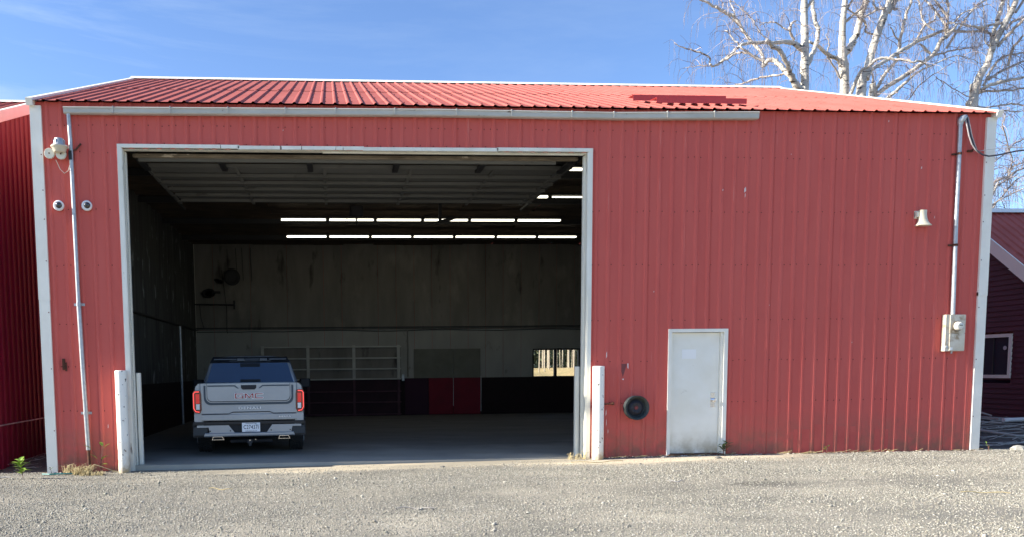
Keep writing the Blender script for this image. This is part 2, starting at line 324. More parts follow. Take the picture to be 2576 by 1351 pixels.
# ---------------------------------------------------------------- corrugated sheets
def rib_s(L_, ph, bw=.084, tw=.030, h=.021, pitch=RP):
    """profile along a sheet: list of (s, out)"""
    o = [(0., 0.)]; k = math.floor(-ph / pitch)
    while True:
        c = ph + k * pitch; k += 1
        if c > L_ - bw / 2 - .002: break
        if c < bw / 2 + .002: continue
        o += [(c - bw / 2, 0.), (c - tw / 2, h), (c + tw / 2, h), (c + bw / 2, 0.)]
    o.append((L_, 0.)); return o
def ribbed(mb, p0, u, n, L_, zb, zt, ph, holes=(), h=.021, m=0, pitch=RP, bw=.084, tw=.030):
    """vertical ribbed sheet from p0 along u, ribs towards n; zb/zt functions of s; holes (s0,s1,z0,z1)"""
    pr = rib_s(L_, ph, bw, tw, h, pitch); S = [q[0] for q in pr]; O = [q[1] for q in pr]
    cuts = sorted(set(S + [e for hh in holes for e in hh[:2]]))
    def out(s): return float(np.interp(s, S, O))
    for a, b in zip(cuts[:-1], cuts[1:]):
        if b - a < 1e-5: continue
        mid = (a + b) / 2; segs = [(zb(a), zt(a), zb(b), zt(b))]
        for (h0, h1, z0, z1) in holes:
            if h0 < mid < h1:
                ns_ = []
                for q in segs:
                    if z0 > q[0] + .001: ns_.append((q[0], z0, q[2], z0))
                    if z1 < q[1]: ns_.append((z1, q[1], z1, q[3]))
                segs = ns_
        oa, ob = out(a), out(b)
        for (za0, za1, zb0, zb1) in segs:
            A = [p0[0] + u[0] * a + n[0] * oa, p0[1] + u[1] * a + n[1] * oa]; B_ = [p0[0] + u[0] * b + n[0] * ob, p0[1] + u[1] * b + n[1] * ob]
            mb.quad((A[0], A[1], za0), (B_[0], B_[1], zb0), (B_[0], B_[1], zb1), (A[0], A[1], za1), m)
def screws(mb, pts, r=.007, m=1, ax=(0, -1, 0), d=.004):
    for q in pts: mb.lathe(q, ax, [(0, r * 1.4), (d * .4, r * 1.4), (d, r * .7)], 6, m)

# ---------------------------------------------------------------- the barn
barn = thing('metal_barn', 'large red ribbed metal barn with white trim, wide open bay and side door', 'barn', (0, 0, 0))
OX0, OX1, OZ = 1.355, 8.915, 5.055          # bay
DX0, DX1, DZ = 10.35, 11.37, 2.12         # side door
mb = MB()
ribbed(mb, (0, 0), (1, 0), (0, -1), W, lambda s: -.12 + .1 * min(1, s / 11), lambda s: H - .035, 1.29, holes=[(OX0, OX1, -1, OZ), (DX0, DX1, -1, DZ)])
pts = []
for z in (.92, 1.63, 2.32, 3.23, 4.11, 5.0, 5.42):
    k = 0
    for i in range(-6, 70):
        x = 1.29 + i * RP + .055
        if not .2 < x < 15.8 or (OX0 - .03 < x < OX1 + .05 and z < OZ) or (DX0 - .03 < x < DX1 + .05 and z < DZ): continue
        if random.random() < .12: continue
        pts.append((x, -.001, z + random.uniform(-.01, .01)))
        if i % 4 == 0: pts.append((x - .11, -.001, z + random.uniform(-.01, .01)))
for i in range(0, 36):
    x = 1.29 + i * RP + .08
    if x < OX1: pts.append((x, -.001, OZ + .085 + random.uniform(-.012, .012)))
screws(mb, pts)
for (x, z, w_, h_) in ((11.60, 4.42, .035, .10), (11.615, 4.34, .012, .08), (11.22, 4.45, .02, .03), (14.72, 4.83, .02, .05), (10.06, 2.78, .015, .03), (12.4, 5.05, .012, .02), (9.26, .70, .015, .12), (9.27, .52, .01, .14), (9.30, .4, .012, .08), (9.255, 1.68, .02, .12), (3.9, 5.35, .01, .03), (13.6, 1.9, .01, .03), (15.0, 4.0, .01, .05), (14.1, 5.6, .015, .04), (.96, .62, .012, .08), (12.1, 2.55, .01, .02)):
    mb.add([(x, -.0235, z), (x + w_, -.0235, z + h_ * .3), (x + w_ * .8, -.0235, z + h_), (x + w_ * .1, -.0235, z + h_ * .7)], [(0, 1, 2, 3)], 2)
for i in range(0, 66, 5):      # sheet laps: the edge of each sheet stands a little proud
    x = 1.29 + i * RP + .047
    if x < 15.8:
        z0 = OZ + .07 if OX0 - .03 < x < OX1 + .05 else (DZ + .05 if DX0 - .03 < x < DX1 + .05 else 0.)
        mb.box((x, -.0035, z0), (x + .0055, .0, H - .04), 3)
for (x0, x1, z1) in ((12.62, 12.95, .42), (13.0, 13.35, .50), (13.36, 13.75, .46), (14.1, 14.35, .40)):
    mb.box((x0, -.0025, .0), (x1, -.0005, z1), 3)
mb.build('front_wall', [M_wall, M_screw, mat('bare_scratch', (.75, .62, .58), .6), mat('lapped_sheet_red', (.54, .10, .085), .6, spec=.12, b2=(.60, .125, .10), ns=3)], barn)
for nm, x, nx_ in (('side_wall', 0., -1), ('side_wall', W, 1)):
    mb = MB(); ribbed(mb, (x, 0), (0, 1), (nx_, 0), D, lambda s: -.2, lambda s: H - .04 + SL * min(s, 2 * 6.84 - s) if s <= 2 * 6.84 else H - .1, .1)
    mb.build(nm, M_wall, barn)
WX0, WX1, WZ0, WZ1 = 11.48, 13.04, 1.27, 2.16
mb = MB(); ribbed(mb, (0, D), (1, 0), (0, 1), W, lambda s: -.2, lambda s: H - .05, .1, holes=[(WX0, WX1, WZ0, WZ1)]); mb.build('back_wall', M_wall, barn)
# roof: two ribbed slopes, lapped half-way up
def slope(mb, y_of, z_of, s0, s1, lift, ph=1.29):
    pr = rib_s(W + .08, ph + .04, .066, .026, .022)
    def P(x, o, s):   # along slope s, outwards o
        return (x - .04, y_of(s, o), z_of(s, o))
    for (a, oa), (b, ob) in zip(pr[:-1], pr[1:]):
        mb.quad(P(a, oa + lift, s0), P(b, ob + lift, s0), P(b, ob + lift, s1), P(a, oa + lift, s1))
cs, sn = math.cos(math.atan(SL)), math.sin(math.atan(SL)); RUN = 6.84 / cs
yf = lambda s, o: s * cs - o * sn; zf = lambda s, o: H + s * sn + o * cs
yb = lambda s, o: 13.68 - s * cs + o * sn
mb = MB(); slope(mb, yf, zf, -.13, 3.45, .0); slope(mb, yf, zf, 3.25, RUN - .02, .007)
pts = []
for s in (.25, 1.3, 2.4, 3.32, 4.4, 5.5, 6.6):
    for i in range(-5, 68):
        x = 1.29 + i * RP + .06
        if random.random() < .15: continue
        pts.append((x, yf(s, .007), zf(s, .007)))
for q in pts: mb.lathe(q, (0, -sn, cs), [(0, .011), (.008, .011), (.014, .006)], 6, 1)
mb.build('roof', [M_roof, M_screw], barn)
mb = MB(); slope(mb, yb, zf, -.13, RUN - .02, 0); mb.build('roof', M_roof, barn)
mb = MB()
mb.loft([[(x, yf(RUN - .20, .037), zf(RUN - .20, .037)), (x, 6.84, RZ + .072), (x, yb(RUN - .20, .037), zf(RUN - .20, .037)), (x, yb(RUN - .20, .033), zf(RUN - .20, .033)), (x, 6.84, RZ + .052), (x, yf(RUN - .20, .033), zf(RUN - .20, .033))] for x in (-.06, W + .06)])
mb.build('ridge_cap', M_white, barn)
for x0, x1 in ((-.055, .045), (W - .045, W + .055)):
    for yy in (yf, yb):
        mb = MB(); rings = []
        for s in (-.15, RUN + .01):
            lo, hi = -.075, .038
            rings.append([(x0, yy(s, lo), zf(s, lo)), (x1, yy(s, lo), zf(s, lo)), (x1, yy(s, hi), zf(s, hi)), (x0, yy(s, hi), zf(s, hi))])
        mb.loft(rings); mb.build('rake_trim', M_white, barn)
mb = MB(); mb.loft([[(16.035, .02, 5.78), (16.035, .30, 5.90), (16.035, .02, 5.56)], [(16.13, .02, 5.80), (16.13, .30, 5.93), (16.06, .02, 5.56)]]); mb.build('eave_return', M_jamb, barn)
mb = MB(); mb.box((.02, .02, H - .16), (W - .02, .12, H - .055)); mb.build('eave_beam', M_steel_d, barn)
# corner trims (folded sheet: face + return) with a lap joint
for (x0, x1, sx) in ((-.03, .135, -1), (15.865, 16.03, 1)):
    for (ya, yb_) in ((-.034, .12), (D - .12, D + .034)):
        mb = MB(); zb_ = -.13 if x0 < 1 else -.04
        mb.box((x0, ya, zb_), (x1, yb_, 2.76)); mb.box((x0 - .004 * (sx < 0) * 1.0, ya - .004, 2.70), (x1 + .004, yb_ + .004, H - .10))
        if ya < 0: screws(mb, [(x1 - .02 if sx < 0 else x0 + .02, ya - .005, z) for z in (.6, 1.6, 2.5, 3.3, 3.95, 4.4, 4.95)], .007)
        mb.build('corner_trim', [M_white, M_screw], barn)
# bay surround
mb = MB()
mb.box((1.285, -.045, -.10), (1.352, .0, OZ + .065)); mb.box((1.352, -.040, -.10), (1.366, .17, OZ)); mb.box((1.366, .10, -.06), (1.385, .17, OZ - .02))
mb.build('bay_jamb', M_jamb, barn)
mb = MB(); mb.box((8.918, -.045, -.03), (8.985, .0, OZ + .065)); mb.box((8.900, -.040, -.03), (8.918, .17, OZ)); mb.box((8.875, .10, -.02), (8.899, .17, OZ - .02)); mb.build('bay_jamb', M_jamb, barn)
mb = MB()
segs = [(1.285, 3.2, .0), (3.18, 5.2, -.012), (5.18, 7.4, -.018), (7.38, 8.985, -.004)]
for a, b, dz in segs: mb.loft([[(a, -.047 - .003 * (a > 4), OZ + .012 + dz), (a, .0, OZ + .012 + dz), (a, .0, OZ + .068 + dz), (a, -.047 - .003 * (a > 4), OZ + .068 + dz)], [(b, -.047 - .003 * (a > 4), OZ + .012 + dz * .6), (b, .0, OZ + .012 + dz * .6), (b, .0, OZ + .068 + dz * .6), (b, -.047 - .003 * (a > 4), OZ + .068 + dz * .6)]])
mb.box((1.37, .0, OZ - .004), (8.90, .118, OZ + .018)); mb.box((4.53, .05, OZ - .022), (8.86, .09, OZ - .005))
mb.build('bay_header', M_jamb, barn)
# inner lining
mb = MB(); x = .131
edges = [.131]
while edges[-1] < 15.2: edges.append(edges[-1] + random.choice((.60, .61, .62, 1.21)))
edges[-1] = 15.87
for a, b in zip(edges[:-1], edges[1:]):
    y = 13.69 + random.uniform(0, .006)
    for z0, z1 in ((1.25, 2.90), (2.905, 5.7)):
        k_ = 1 if z0 < 2.5 else 0
        if b <= WX0 or a >= WX1 or z0 > 2.5: mb.box((a + .004, y, z0), (b - .004, y + .01, z1), k_)
        else:
            for xa, xb in ((a + .004, min(b, WX0)), (max(a, WX1), b - .004)):
                if xb > xa + .01: mb.box((xa, y, z0), (xb, y + .01, z1), k_)
            xa, xb = max(a, WX0), min(b, WX1)
            if xb > xa: mb.box((xa, y, WZ1), (xb, y + .01, z1), k_); mb.box((xa, y, z0), (xb, y + .01, WZ0), k_)
mb.build('back_lining', [M_ply, M_ply2], barn)
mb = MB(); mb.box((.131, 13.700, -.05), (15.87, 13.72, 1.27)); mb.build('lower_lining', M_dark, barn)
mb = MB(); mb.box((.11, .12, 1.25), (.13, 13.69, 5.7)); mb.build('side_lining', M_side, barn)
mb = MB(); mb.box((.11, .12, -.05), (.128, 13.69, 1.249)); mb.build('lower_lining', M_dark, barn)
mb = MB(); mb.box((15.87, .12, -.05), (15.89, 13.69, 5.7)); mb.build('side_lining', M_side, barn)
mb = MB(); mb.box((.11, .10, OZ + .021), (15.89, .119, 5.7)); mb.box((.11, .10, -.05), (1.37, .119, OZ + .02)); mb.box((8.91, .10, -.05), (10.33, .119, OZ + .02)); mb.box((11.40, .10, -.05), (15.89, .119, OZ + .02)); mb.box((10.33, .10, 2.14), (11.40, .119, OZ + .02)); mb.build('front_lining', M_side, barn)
mb = MB(); n_ = 24
for i in range(n_):   # sagging paper between the purlins
    y0 = .12 + i * (13.57 / n_); y1 = y0 + 13.57 / n_; ym = (y0 + y1) / 2
    for xx in range(16):
        a = .11 + xx * (15.78 / 16); b = a + 15.78 / 16; za = 5.66 - .05 * random.random()
        mb.quad((a, y0, 5.70), (b, y0, 5.70), (b, ym, za), (a, ym, za)); mb.quad((a, ym, za), (b, ym, za), (b, y1, 5.70), (a, y1, 5.70))
mb.build('ceiling_insulation', M_ceil, barn)
for y in (3.6, 6.2, 8.9, 11.6):
    mb = MB(); mb.box((.14, y, 5.50), (15.86, y + .06, 5.64)); mb.build('roof_beam', M_steel_d, barn)
# girts, wiring and posts on the lining
mb = MB(); mb.box((.14, 13.60, 2.955), (15.8, 13.688, 2.985)); mb.build('girt', M_steel_d, barn)
mb = MB(); pts = [(x, 13.66, 2.86 + .02 * math.sin(x * 1.7) - (.03 if x < 2 else 0)) for x in np.linspace(.15, 13.6, 30)]; mb.tube(pts, .012, 5); mb.build('cable', M_steel_d, barn)
mb = MB(); mb.box((.131, .4, 2.88), (.20, 13.6, 2.92)); mb.build('girt', M_steel_d, barn)
mb = MB(); mb.tube([(7.15, 13.66, 2.86), (7.15, 13.66, 1.30)], .022, 6); mb.build('conduit', M_ply, barn)
mb = MB(); mb.box((6.95, 13.62, 1.17), (7.03, 13.688, 1.38)); mb.build('outlet_box', M_zinc, barn)
mb = MB(); mb.tube([(.17, 10.7, 0), (.17, 10.7, 2.9)], .035, 8); mb.build('post', M_zinc, barn)
# window in the back wall
w = MB()
for a, b in (((WX0 - .04, 13.66, WZ0 - .05), (WX1 + .04, 13.83, WZ0)), ((WX0 - .04, 13.66, WZ1), (WX1 + .04, 13.83, WZ1 + .05)), ((WX0 - .04, 13.66, WZ0), (WX0, 13.83, WZ1)), ((WX1, 13.66, WZ0), (WX1 + .04, 13.83, WZ1)), ((12.20, 13.69, WZ0), (12.29, 13.80, WZ1))): w.box(a, b)
win = w.build('window', M_steel_d, barn)
M_clear = bpy.data.materials.new('clear_glass'); M_clear.use_nodes = True; q = M_clear.node_tree.nodes; l = M_clear.node_tree.links
tr = q.new('ShaderNodeBsdfTransparent'); gl = q.new('ShaderNodeBsdfGlossy'); gl.inputs['Roughness'].default_value = .02; ms = q.new('ShaderNodeMixShader'); ms.inputs[0].default_value = .06; tr.inputs[0].default_value = (.93, .95, .94, 1)
l.new(tr.outputs[0], ms.inputs[1]); l.new(gl.outputs[0], ms.inputs[2]); l.new(ms.outputs[0], q['Material Output'].inputs[0])
for a, b in ((WX0, 12.20), (12.29, WX1)):
    g = MB(); g.box((a, 13.745, WZ0), (b, 13.751, WZ1)); g.build('pane', M_clear, win)
# sectional door in the back wall: stiles, rails, recessed panels; pale above, dark maroon below
bd = MB(); bd.box((2.29, 13.60, 1.25), (6.90, 13.685, 2.33)); bd_o = bd.build('back_sectional_door', M_ply, barn)
bl = MB(); bl.box((2.29, 13.60, 0.0), (6.90, 13.695, 1.245)); bl.build('door_panel', mat('dark_maroon_door', (.035, .010, .018), .8, b2=(.02, .006, .012), ns=2, spots=[((.16, .13, .13), 8, .74, .02, (.3, 1, 1.5))]), bd_o)
st = MB(); M_rail = mat('grey_door_rail', (.56, .56, .50), .8, b2=(.45, .45, .41), ns=3)
for x in (2.30, 3.80, 5.33, 6.83): st.box((x - .05, 13.52, 1.22), (x + .05, 13.598, 2.37))
for z in (1.24, 1.58, 1.94, 2.32): st.box((2.27, 13.54, z - .022), (6.92, 13.597, z + .022))
st.build('door_rail', M_rail, bd_o)
st = MB()
for x in (2.30, 3.80, 5.33, 6.83): st.box((x - .04, 13.53, 0), (x + .04, 13.598, 1.215))
for z in (.05, .46, .82): st.box((2.27, 13.55, z - .02), (6.92, 13.597, z + .02))
st.build('door_rail', mat('dull_maroon_rail', (.11, .05, .065), .8, b2=(.07, .03, .045), ns=3), bd_o)  # lower rails: a lighter maroon than the panel behind
# double door beside it
dd = MB(); dd.box((7.36, 13.64, 1.25), (8.69, 13.69, 2.23)); dd.box((8.71, 13.645, 1.25), (9.63, 13.69, 2.23)); ddo = dd.build('double_door', mat('dull_grey_board', (.19, .19, .155), .9, b2=(.14, .14, .11), ns=1.5, spots=[((.16, .16, .14), 7, .72, .03, (1, 1, 1))]), barn)  # upper halves of the doors: a darker grey board
dr = MB(); dr.box((7.86, 13.64, 0.02), (8.69, 13.699, 1.245)); dr.box((8.71, 13.645, .02), (9.63, 13.699, 1.245)); dr.build('door_skin', M_red_in, ddo)
dr = MB(); dr.box((7.05, 13.66, 0.02), (7.85, 13.699, 1.245)); dr.build('door_skin', mat('dark_purple_board', (.035, .006, .022), .8), ddo)
dr = MB(); dr.box((9.635, 13.62, .1), (9.66, 13.69, 1.3)); dr.build('door_edge_strip', M_zinc, ddo); dr = MB(); dr.box((8.693, 13.63, .3), (8.707, 13.68, 1.25)); dr.build('door_edge_strip', M_zinc, ddo)
# raised overhead door
od = MB(); od.box((1.42, .36, 5.032), (8.87, .46, 5.085), 1, c=.015); od.box((1.50, .44, 4.982), (8.5, .50, 5.034), 0)
odo = od.build('overhead_door', [M_ohd, M_edge], barn)
def zdo(y): return 5.085 + .02 * (y - 1.2) / 3
ys = [1.08, 1.80, 2.36, 2.92, 3.48, 4.02, 4.42]
for y0, y1 in zip(ys[:-1], ys[1:]):
    s = MB(); z = zdo(y0); xl = 1.40 + .03 * y0; s.loft([[(xl, y0 + .035, z - .012), (xl, y1 - .035, z + .03), (xl, y1 - .035, z + .06), (xl, y0 + .035, z + .03)], [(8.98, y0 + .035, z - .012), (8.98, y1 - .035, z + .03), (8.98, y1 - .035, z + .06), (8.98, y0 + .035, z + .03)]]); s.box((xl, y0 + .02, z - .03), (8.98, y0 + .034, z + .03))
    for x in (1.46, 3.0, 4.55, 6.1, 7.6, 8.80): s.box((x - .03, y0 + .06, z - .022), (x + .03, y1 - .06, z + .01))
    s.build('door_section', M_ohd, odo)
s = MB(); s.box((1.44, .74, 5.16), (8.98, 1.20, 5.19)); s.build('door_section', M_steel_d, odo)
for x in (1.47, 2.8, 4.3, 5.8, 7.3, 8.80): s = MB(); s.box((x - .05, .60, 5.03), (x + .05, 1.3, 5.075)); s.build('door_hinge', M_steel_d, odo)
for x in (1.37, 8.99): s = MB(); s.box((x, .4, 5.12), (x + .04, 5.2, 5.17)); s.build('door_track', M_steel_d, odo)
# gutter + downspout
g = MB(); rings = []
for x, zt, zb_ in ((.51, 5.655, 5.56), (3.9, 5.675, 5.575), (6.3, 5.69, 5.59), (9.3, 5.675, 5.575), (11.77, 5.715, 5.605)):
    rings.append([(x, -.03, zt + .01), (x, -.145, zt), (x, -.15, zt - .012), (x, -.135, zt - .03), (x, -.130, zb_ + .015), (x, -.115, zb_), (x, -.03, zb_), (x, -.022, zb_ + .02)])
g.loft(rings); go = g.build('gutter', M_gutter, barn)
for x in (1.27, 2.15, 3.05, 3.95, 4.75, 5.7, 6.7, 7.6, 8.6, 9.3, 10.2, 11.0):
    zc = float(np.interp(x, [.51, 3.9, 6.3, 9.3, 11.77], [5.655, 5.675, 5.69, 5.675, 5.715])); q = MB(); q.box((x - .008, -.154, zc - .095), (x + .008, -.028, zc + .012)); q.build('gutter_strap', M_gutter, go)
d = MB(); d.tube([(.575, -.09, 5.56), (.58, -.065, 5.2), (.595, -.06, 2.62)], .032, 10); d.tube([(.596, -.062, 2.66), (.615, -.062, 1.6), (.648, -.06, .28)], .036, 10); dso = d.build('downspout', M_zinc, barn, smooth=True)
d = MB(); d.tube([(.648, -.06, .29), (.655, -.06, -.05)], .028, 8); d.build('downspout_stub', M_rust, dso)
for x, z in ((.597, 2.62), (.632, .88)): d = MB(); d.box((x - .085, -.035, z - .02), (x + .085, -.02, z + .02)); d.lathe((x, -.062, z - .02), (0, 0, 1), [(0, .042), (.04, .042)], 12); d.build('strap', M_zinc, dso)
# side door
df = MB(); df.box((DX0 - .015, -.035, -.02), (DX0 + .045, .10, DZ + .045)); df.box((DX1 - .055, -.035, -.02), (DX1 + .012, .10, DZ + .045)); df.box((DX0 + .045, -.035, DZ - .012), (DX1 - .055, .10, DZ + .045))
df.box((DX1 - .10, .0, 0), (DX1 - .056, .09, DZ - .013))
wd = MB(); wd.box((DX0 + .05, .03, .035), (DX1 - .105, .075, DZ - .02)); wdo = wd.build('walk_door', M_door, barn)
df.build('door_frame', M_white, wdo)
wd = MB(); wd.box((DX0 + .02, -.05, -.02), (DX1 - .02, .10, .028)); wd.build('door_sill', M_rust, wdo)
q = MB(); q.box((11.125, .024, .83), (11.20, .031, 1.08)); q.lathe((11.165, .026, .95), (0, -1, 0), [(0, .03), (.012, .03), (.02, .016), (.04, .016), (.048, .03), (.07, .032), (.08, .02)], 16); q.build('handle', M_chrome, wdo, smooth=True)
q = MB(); q.box((10.60, .026, 1.66), (10.85, .0295, 1.82)); q.build('blank_notice', mat('pale_sticker', (.93, .92, .87), .4), wdo)

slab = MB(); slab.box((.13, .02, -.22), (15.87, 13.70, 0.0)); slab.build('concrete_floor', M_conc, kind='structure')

# ---------------------------------------------------------------- neighbouring buildings
lb = thing('red_shed', 'red ribbed metal shed with white rake trim standing left of the barn', 'shed', (-4, 3, 0))
mb = MB(); ribbed(mb, (-1.0, .15), (0, 1), (1, 0), 5.8, lambda s: -.2, lambda s: 5.38 + .406 * min(s + .15, 5.8 - s) if s < 2.9 else 5.38 + .406 * max(5.8 - s, 0), .08, h=.016, pitch=.2159)
mb.build('gable_wall', M_maroonL, lb)
mb = MB(); ribbed(mb, (-9, .15), (1, 0), (0, -1), 8., lambda s: -.2, lambda s: 5.38, .1); ribbed(mb, (-9, 5.9), (1, 0), (0, 1), 8., lambda s: -.2, lambda s: 5.38, .1); ribbed(mb, (-9, .15), (0, 1), (-1, 0), 5.75, lambda s: -.2, lambda s: 5.38 + .406 * min(s, 5.75 - s), .1); mb.build('wall', M_maroonL, lb)
cs2, sn2 = math.cos(math.atan(.406)), math.sin(math.atan(.406))
for sg in (0, 1):
    mb = MB(); pr = rib_s(8.3, .1, .075, .028, .032); r2 = 3.0 / cs2
    for (a, oa), (b, ob) in zip(pr[:-1], pr[1:]):
        def P(x, o, s): yy = .02 + s * cs2 - o * sn2; return (-9.25 + x, yy if not sg else 6.04 - yy, 5.49 + s * sn2 + o * cs2)
        mb.quad(P(a, oa, -.05), P(b, ob, -.05), P(b, ob, r2), P(a, oa, r2))
    mb.build('roof', M_roof, lb)
    mb = MB(); R_ = []
    for s in (-.08, r2 + .0):
        yy = .02 + s * cs2; yy = yy if not sg else 6.04 - yy; z = 5.49 + s * sn2; R_.append([(-1.03, yy, z - .16), (-.93, yy, z - .16), (-.93, yy, z + .035), (-1.03, yy, z + .035)])
    mb.loft(R_); mb.build('rake_trim', M_white, lb)
mb = MB(); mb.loft([[(x, 2.86, 6.675), (x, 3.02, 6.76), (x, 3.18, 6.675), (x, 3.02, 6.73)] for x in (-9.3, -.95)]); mb.build('ridge_cap', M_white, lb)
mb = MB(); mb.tube([(-.955, .2, .66), (-.955, 5.5, .69)], .012, 6); mb.build('conduit', M_zinc, lb)

rb = thing('maroon_house', 'maroon lap sided building with white trim and red metal roof right of the barn', 'house', (22, 5.4, 0))
XR, YR, ZR, SR = 20.0, 5.35, 5.17, .784
lap = MB(); z = .25
while z < 5.0:
    z2 = z + .118
    def yspan(zz): return (max(YR - (ZR - .30 - zz) / SR, 1.2), min(YR + (ZR - .30 - zz) / SR, 9.5))
    for (a0, a1) in ((0, 1),):
        ya, yb2 = yspan(z); yc, yd = yspan(z2)
        if yb2 <= ya or yd <= yc: break
        parts = [((ya, yb2), (yc, yd))]
        if 1.19 < z2 and z < 2.2: parts = [((ya, 3.80), (yc, 3.80)), ((5.1, yb2), (5.1, yd))]
        for (q0, q1) in parts:
            lap.quad((XR - .018, q0[0], z), (XR - .018, q0[1], z), (XR, q1[1], z2), (XR, q1[0], z2)); lap.quad((XR - .018, q0[0], z), (XR - .018, q0[1], z), (XR, q0[1], z), (XR, q0[0], z))
    z = z2
lap.box((XR + .001, 3.80, 1.15), (XR + .02, 5.1, 1.24)); lap.box((XR - .012, 1.2, .0), (XR + .01, 9.5, .32))
lap.build('siding_wall', M_maroon, rb)
mb = MB(); mb.box((XR + .01, 1.2, 0), (26, 1.24, 1.9)); mb.box((XR + .01, 9.46, 0), (26, 9.5, 1.9)); mb.box((25.96, 1.24, 0), (26, 9.46, 1.9)); mb.build('wall', M_maroon, rb)
c3, s3 = math.cos(math.atan(SR)), math.sin(math.atan(SR)); r3 = (YR - .9) / c3
for sg in (0, 1):
    mb = MB(); pr = rib_s(6.6, .08, .075, .028, .03)
    def Q(x, o, s): yy = .9 + s * c3 - o * s3; return (XR - .27 + x, yy if not sg else 2 * YR - yy, ZR - SR * (YR - .9) + s * s3 + o * c3)
    for (a, oa), (b, ob) in zip(pr[:-1], pr[1:]): mb.quad(Q(a, oa, 0), Q(b, ob, 0), Q(b, ob, r3), Q(a, oa, r3))
    mb.build('roof', M_roof, rb)
    for nm, x0, x1, lo, hi, mm in (('fascia', -.03, .0, -.20, .05, M_white), ('soffit', .0, .28, -.20, -.17, M_jamb)):
        mb = MB(); mb.loft([[Q(x0, lo, s), Q(x1, lo, s), Q(x1, hi, s), Q(x0, hi, s)] for s in (0, r3)]); mb.build(nm, mm, rb)
mb = MB(); mb.loft([[(x, YR - .15, ZR - .03), (x, YR, ZR + .09), (x, YR + .15, ZR - .03), (x, YR, ZR + .06)] for x in (XR - .3, XR + 6.4)]); mb.build('ridge_cap', M_white, rb)
w = MB(); T = .075
for a, b in (((3.80, 1.19), (5.1, 1.19 + T)), ((3.80, 2.2 - T), (5.1, 2.2)), ((3.80, 1.19 + T), (3.80 + T, 2.2 - T)), ((5.1 - T, 1.19 + T), (5.1, 2.2 - T))): w.box((XR - .04, a[0], a[1]), (XR + .03, b[0], b[1]))
wo = w.build('window', M_white, rb)
w = MB(); w.box((XR - .005, 3.875, 1.265), (XR + .025, 5.02, 2.125)); w.build('pane', mat('dark_window_glass', (.035, .03, .045), .5, spec=.1), wo)
w = MB(); w.box((XR - .02, 4.29, 1.265), (XR - .004, 4.33, 2.125)); w.build('sash_bar', M_steel_d, wo)
w = MB(); w.prism([(0, 0)], 0, 0) if False else None
w.lathe((XR - .012, 4.0, 1.88), (1, 0, 0), [(0, .05), (.004, .05)], 8); w.build('shield_sticker', mat('grey_sticker', (.5, .5, .52), .5), wo)

# ---------------------------------------------------------------- fixtures on the barn front
t = thing('yard_lamp', 'silver capped dusk to dawn yard lamp with two round white flood heads', 'yard lamp', (.44, -.02, 4.93))
q = MB(); q.lathe((.44, -.17, 4.95), (0, 0, 1), [(0, .080), (.02, .095), (.06, .108), (.075, .128), (.09, .13)], 24); q.build('bowl', M_cream, t, smooth=True)
q = MB(); q.lathe((.44, -.17, 5.042), (0, 0, 1), [(0, .128), (.015, .115), (.02, .092), (.11, .070), (.12, .06)], 14)
for k in range(10):
    a = k * math.pi / 5; q.box((.44 + .082 * math.cos(a) - .006, -.17 + .082 * math.sin(a) - .006, 5.06), (.44 + .082 * math.cos(a) + .006, -.17 + .082 * math.sin(a) + .006, 5.135))
q.build('cap', M_zinc, t)
for x, z in ((.27, 4.945), (.445, 4.935)):
    q = MB(); q.lathe((x, -.08, z), (0, -1, 0), [(0, .05), (.02, .078), (.05, .082), (.06, .076)], 24); fo = q.build('flood_head', M_ivory, t, smooth=True)
    q = MB(); q.lathe((x, -.141, z), (0, -1, 0), [(0, .011), (.006, .011)], 10); q.build('screw_cap', M_rust, fo)
q = MB(); q.tube([(.46, -.02, 4.99), (.46, -.16, 4.97)], .03, 8); q.box((.55, -.10, 4.86), (.60, -.02, 5.0)); q.build('bracket', M_black, t)
q = MB(); q.tube([(.36, -.12, 4.85), (.40, -.06, 4.72), (.46, -.05, 4.66), (.52, -.05, 4.70), (.56, -.05, 4.82), (.57, -.05, 4.9)], .005, 5); q.build('wire', M_ivory, t)
q = MB(); q.tube([(.58, -.05, 4.99), (.66, -.05, 5.03), (.73, -.04, 5.12)], .014, 6); q.build('conduit_elbow', M_rust, t)
for x, lb_ in ((.35, 'white ringed black dome camera left of the downspout'), (.785, 'white ringed black dome camera right of the downspout')):
    c = thing('dome_camera', lb_, 'camera', (x, -.02, 4.16), 'dome cameras either side of the downspout')
    q = MB(); q.lathe((x, -.018, 4.16), (0, -1, 0), [(0, .078), (.045, .082), (.06, .07), (.062, .052)], 28); q.build('housing', M_plast, c, smooth=True)
    q = MB(); q.lathe((x + (.01 if x < .5 else .012), -.075, 4.16), (0, -1, -.25), [(0, .052), (.018, .048), (.036, .032), (.045, .012)], 24); q.build('dome', M_glassk, c, smooth=True)
q = MB(); q.box((.285, -.03, 1.58), (.325, -.004, 1.76)); q.box((.30, -.045, 1.6), (.31, -.03, 1.75)); q.box((.325, -.02, 1.56), (.35, -.004, 1.70))
tag(q.build('rusty_bracket', M_rust), 'small rusty bracket fixed low on the left wall strip', 'bracket')
